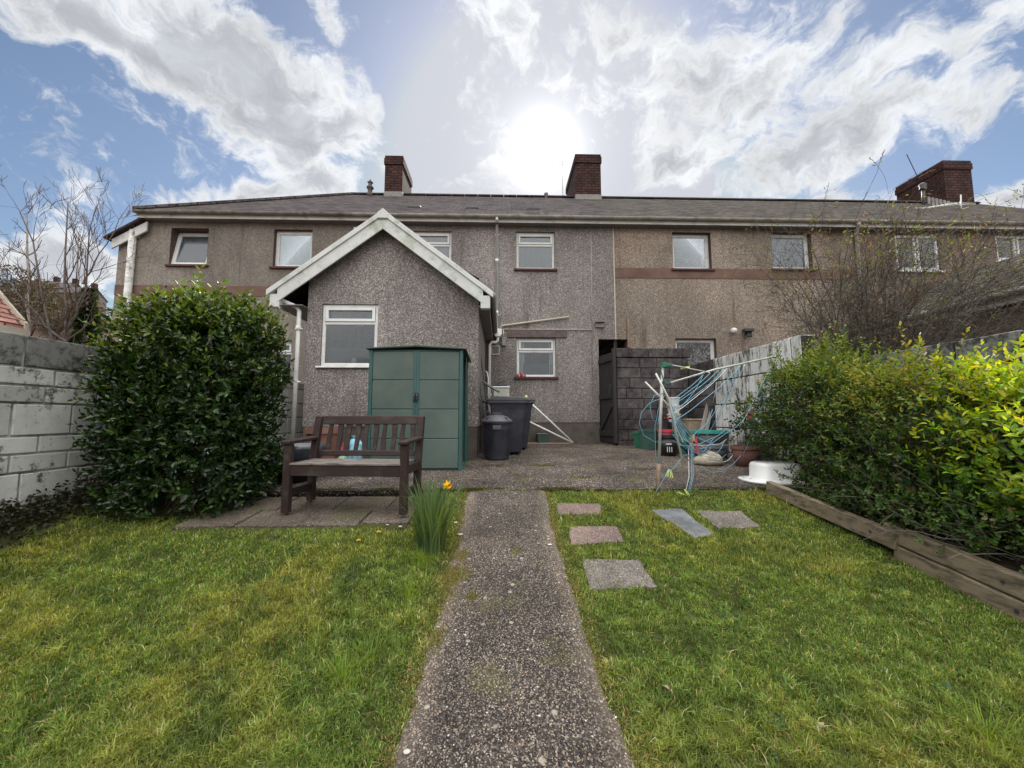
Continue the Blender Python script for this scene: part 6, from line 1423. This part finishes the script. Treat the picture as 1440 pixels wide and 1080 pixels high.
for (px, py, l) in [(532, 757, 'small orange yellow dandelion in the lawn below the bench'), (504, 770, 'small pale yellow dandelion farther left in the lawn')]:
    c = gp(px, py); c.z = H(c.x, c.y); t = thing('dandelion', l, 'flower', c, 'dandelions in the left lawn'); b = MB(); b.tube([c, c+Vector((0, 0, .045))], .0018, 5); b.build('stalk', M['dkgreen_pl'], t)
    b = MB(); h_ = c+Vector((0, 0, .045))
    for k in range(40):
        a = k*2.4; r = .0026*math.sqrt(k); b.add([h_, h_+Vector((math.cos(a)*r-math.sin(a)*.003, math.sin(a)*r+math.cos(a)*.003, .010-.00015*k)), h_+Vector((math.cos(a)*(r+.004), math.sin(a)*(r+.004), .014-.0003*k)), h_+Vector((math.cos(a)*r+math.sin(a)*.003, math.sin(a)*r-math.cos(a)*.003, .010-.00015*k))], [(0, 1, 2, 3)])
    b.build('petals', M['yellow'], t)
# pale stones scattered near the daffodils and patio
locs = [('flat white stone at the path edge right of the daffodils', 647, 752, .018), ('small white stone just above it', 641, 735, .014), ('white stone on the right edge of the path', 773, 766, .014), ('white stone on the paving left of the daffodils', 563, 741, .014), ('second white stone on the paving by the bench leg', 558, 731, .012), ('tiny white stone on the paving near the bench leg', 545, 738, .010), ('pale lump at the near left corner of the path', 572, 1060, .012)]
for l, px, py, r in locs:
    c = gp(px, py, .02); c.z = H(c.x, c.y)+.02; b = MB()
    pts = []; n = 10
    for i, (zz, rr_) in enumerate([(-.3, .8), (.1, 1), (.45, .8), (.6, .3)]):
        for k in range(n): a = k/n*6.283; w = 1+.25*mnoise.noise((c.x*50+math.cos(a)*1.5, math.sin(a)*1.5, i*.4)); pts.append((c.x+r*rr_*w*math.cos(a)*1.3, c.y+r*rr_*w*math.sin(a), c.z+zz*r*.6))
    b.add(pts, [(i*n+k, i*n+(k+1) % n, (i+1)*n+(k+1) % n, (i+1)*n+k) for i in range(3) for k in range(n)]+[tuple(range(3*n, 4*n))]); tag(b.build('white_stone', M['pebw'], smooth=True), l, 'stone', 'white stones by the path')
for l, px, py in [('curled dry leaf in the right lawn near the path', 938, 968), ('small dry leaf in the right lawn beyond the grey slab', 932, 770), ('pale dry leaf in the near right lawn', 1155, 1021)]:
    c = gp(px, py, .03); b = MB(); a = random.random()*3; e = Vector((math.cos(a), math.sin(a), .3))*.022; s = Vector((-math.sin(a), math.cos(a), 0))*.011
    b.add([c-e, c-s+Vector((0, 0, .008)), c+e, c+s+Vector((0, 0, .008)), c+Vector((0, 0, -.002))], [(0, 1, 4), (1, 2, 4), (2, 3, 4), (3, 0, 4)]); tag(b.build('dry_leaf', M['dry']), l, 'leaf', 'dry leaves on the lawn')
# ================================================================== LIGHT AND SKY
sd = ray(765, 213).normalized()
el = math.asin(sd.z); az = math.atan2(sd.x, sd.y)
su = bpy.data.lights.new('sun', 'SUN'); su.energy = 4.5; su.angle = R(.53); su.color = (1, .93, .82); so = bpy.data.objects.new('sun', su); COL.objects.link(so)
so.rotation_euler = sd.to_track_quat('Z', 'Y').to_euler(); so.location = (5, 30, 30)
w = bpy.data.worlds.new('World'); S.world = w; w.use_nodes = True; T = NT(w)
dirv = T.n('ShaderNodeTexCoord', 0)
sky = T.t.nodes.new('ShaderNodeTexSky'); sky.sky_type = 'NISHITA'; sky.sun_disc = False; sky.sun_elevation = el; sky.sun_rotation = az; sky.altitude = 50; sky.air_density = 1.0; sky.dust_density = .8; sky.ozone_density = 1.4
skc = T.vm('MINIMUM', T.vm('SCALE', sky.outputs[0], sc=SKYS), (.54, .56, .62))
wn = T.n('ShaderNodeTexNoise', 1, Vector=dirv, Scale=3.5, Detail=4.); wn2 = T.n('ShaderNodeTexNoise', 1, Vector=dirv, Scale=13., Detail=4.)
v = T.vm('ADD', dirv, T.vm('SCALE', T.vm('SUBTRACT', wn, (.5, .5, .5)), sc=.22)); v = T.vm('ADD', v, T.vm('SCALE', T.vm('SUBTRACT', wn2, (.5, .5, .5)), sc=.07))
def blob(px, py, hw, hh, ang, wgt):
    d = ray(px, py); dn = d.normalized(); k = 1/d.length
    t1 = Vector((0, 0, 1)).cross(dn).normalized()*-1; t1 = (RT - dn*RT.dot(dn)).normalized(); t2 = dn.cross(t1)*-1; t2 = t1.cross(dn)
    a = R(ang); e1 = t1*math.cos(a)+t2*math.sin(a); e2 = dn; e3 = e1.cross(e2)
    Mx = Matrix((e1, e2, e3)).transposed(); rx, rz = hw/F*k, hh/F*k
    mp = T.n('ShaderNodeMapping', 0, {'vector_type': 'TEXTURE'}, Vector=v, Location=tuple(dn), Rotation=tuple(Mx.to_euler()), Scale=(rx, .8, rz))
    return T.m('MULTIPLY', T.m('SUBTRACT', 1., T.vm('LENGTH', mp, o=1), clamp=True), wgt)
blobs = [(190, 60, 240, 60, -22, 1.5), (330, 60, 200, 95, -25, 1.7), (400, 150, 110, 90, -35, 1.7), (470, 170, 70, 60, 0, 1.3), (330, 262, 130, 30, 6, 1.3), (430, 250, 80, 42, -10, 1.3), (60, 345, 110, 55, -5, 1.8), (480, 20, 50, 45, -50, .8), (90, 120, 90, 26, -28, .45),
         (980, 110, 230, 120, -12, 1.0), (960, 220, 110, 60, 10, 1.2), (1190, 190, 200, 70, 25, 1.25), (1290, 60, 220, 60, 28, .9), (870, 50, 170, 60, 0, .85), (1390, 140, 100, 70, 30, 1.0), (1180, 265, 130, 24, 4, .9), (1430, 262, 50, 40, 30, 1.2), (720, 30, 90, 50, 0, .5)]
acc = None
for bl in blobs:
    q = blob(*bl); acc = q if acc is None else T.m('MAXIMUM', acc, q)
sx = T.n('ShaderNodeSeparateXYZ', 0, None, Vector=dirv); sepn = sx.node; dy_ = sepn.outputs[1]; dz_o = sepn.outputs[2]
back = T.n('ShaderNodeMapRange', 0, {'interpolation_type': 'SMOOTHSTEP'}, Value=dy_, From_Min=.25, From_Max=-.15, To_Min=0., To_Max=1.)
zen = T.n('ShaderNodeMapRange', 0, {'interpolation_type': 'SMOOTHSTEP'}, Value=dz_o, From_Min=.80, From_Max=.92, To_Min=0., To_Max=1.)
acc = T.m('MAXIMUM', acc, T.m('MULTIPLY', T.m('MAXIMUM', back, zen), .85))  # added out-of-view cloud cover that fills walls and lawn with light
stretch = T.vm('MULTIPLY', v, (1, 1, 1.5))
fb = T.n('ShaderNodeTexNoise', 0, None, Vector=stretch, Scale=5.5, Detail=12., Roughness=.62); fb2 = T.n('ShaderNodeTexNoise', 0, None, Vector=stretch, Scale=16., Detail=10., Roughness=.68)
dens = T.m('ADD', T.m('MULTIPLY', acc, .95), T.m('ADD', T.m('MULTIPLY', T.m('SUBTRACT', fb, .5), 2.3), T.m('MULTIPLY', T.m('SUBTRACT', fb2, .5), 1.9)))
alpha = T.n('ShaderNodeMapRange', 0, {'interpolation_type': 'SMOOTHSTEP'}, Value=dens, From_Min=.10, From_Max=.78, To_Min=0., To_Max=1.)
thick = T.n('ShaderNodeMapRange', 0, {'interpolation_type': 'SMOOTHSTEP'}, Value=dens, From_Min=.45, From_Max=1.25, To_Min=0., To_Max=1.)
shd = T.ramp(T.n('ShaderNodeTexNoise', 0, None, Vector=T.vm('ADD', stretch, (.03, -.02, -.05)), Scale=9., Detail=10., Roughness=.62), [(.38, .84), (.6, 1.1)])
cl = T.mix(1., T.mix(thick, (.82, .835, .85, 1), (.50, .52, .56, 1)), shd, 'MULTIPLY'); clb = T.mix(thick, BACK_FILL, tuple(a*.8 for a in BACK_FILL[:3])+(1,))
lowf = T.n('ShaderNodeMapRange', 0, {'interpolation_type': 'SMOOTHSTEP'}, Value=dz_o, From_Min=.0, From_Max=.5, To_Min=.38, To_Max=1.)  # added back cloud dimmed near the horizon, less light on the house fronts
clb = T.mix(1., clb, lowf, 'MULTIPLY')
cl = T.mix(back, cl, clb); cl = T.mix(zen, cl, ZEN_FILL)
cdot = T.vm('DOT_PRODUCT', dirv, tuple(sd), o=1)
ang = T.m('ARCCOSINE', T.m('MINIMUM', cdot, .99999))
g1 = T.m('EXPONENT', T.m('MULTIPLY', ang, -1/.030)); g2 = T.m('EXPONENT', T.m('MULTIPLY', ang, -1/.19))
lowc = T.mix(alpha, skc, cl)
glow = T.m('ADD', T.m('MULTIPLY', g1, 3.5), T.m('MULTIPLY', g2, .17))
fin = T.vm('ADD', lowc, T.vm('SCALE', T.n('ShaderNodeCombineXYZ', 0, None, X=1., Y=.97, Z=.95), sc=1.))
gl3 = T.t.nodes.new('ShaderNodeVectorMath'); gl3.operation = 'SCALE'; gl3.inputs[0].default_value = (1, .97, .95); T.L.new(glow, gl3.inputs['Scale'])
fin = T.vm('ADD', lowc, gl3.outputs[0])
bgn = T.t.nodes.new('ShaderNodeBackground'); T.L.new(fin, bgn.inputs[0]); bgn.inputs[1].default_value = 1.
wo = T.t.nodes.new('ShaderNodeOutputWorld'); T.L.new(bgn.outputs[0], wo.inputs[0])
w.cycles.sampling_method = 'MANUAL'; w.cycles.sample_map_resolution = 1024
vs_ = S.view_settings; vs_.view_transform = 'Standard'; vs_.look = 'None'; vs_.exposure = EXPO; vs_.gamma = 1
S.render.engine = 'CYCLES'; S.cycles.max_bounces = 8; S.cycles.transparent_max_bounces = 12
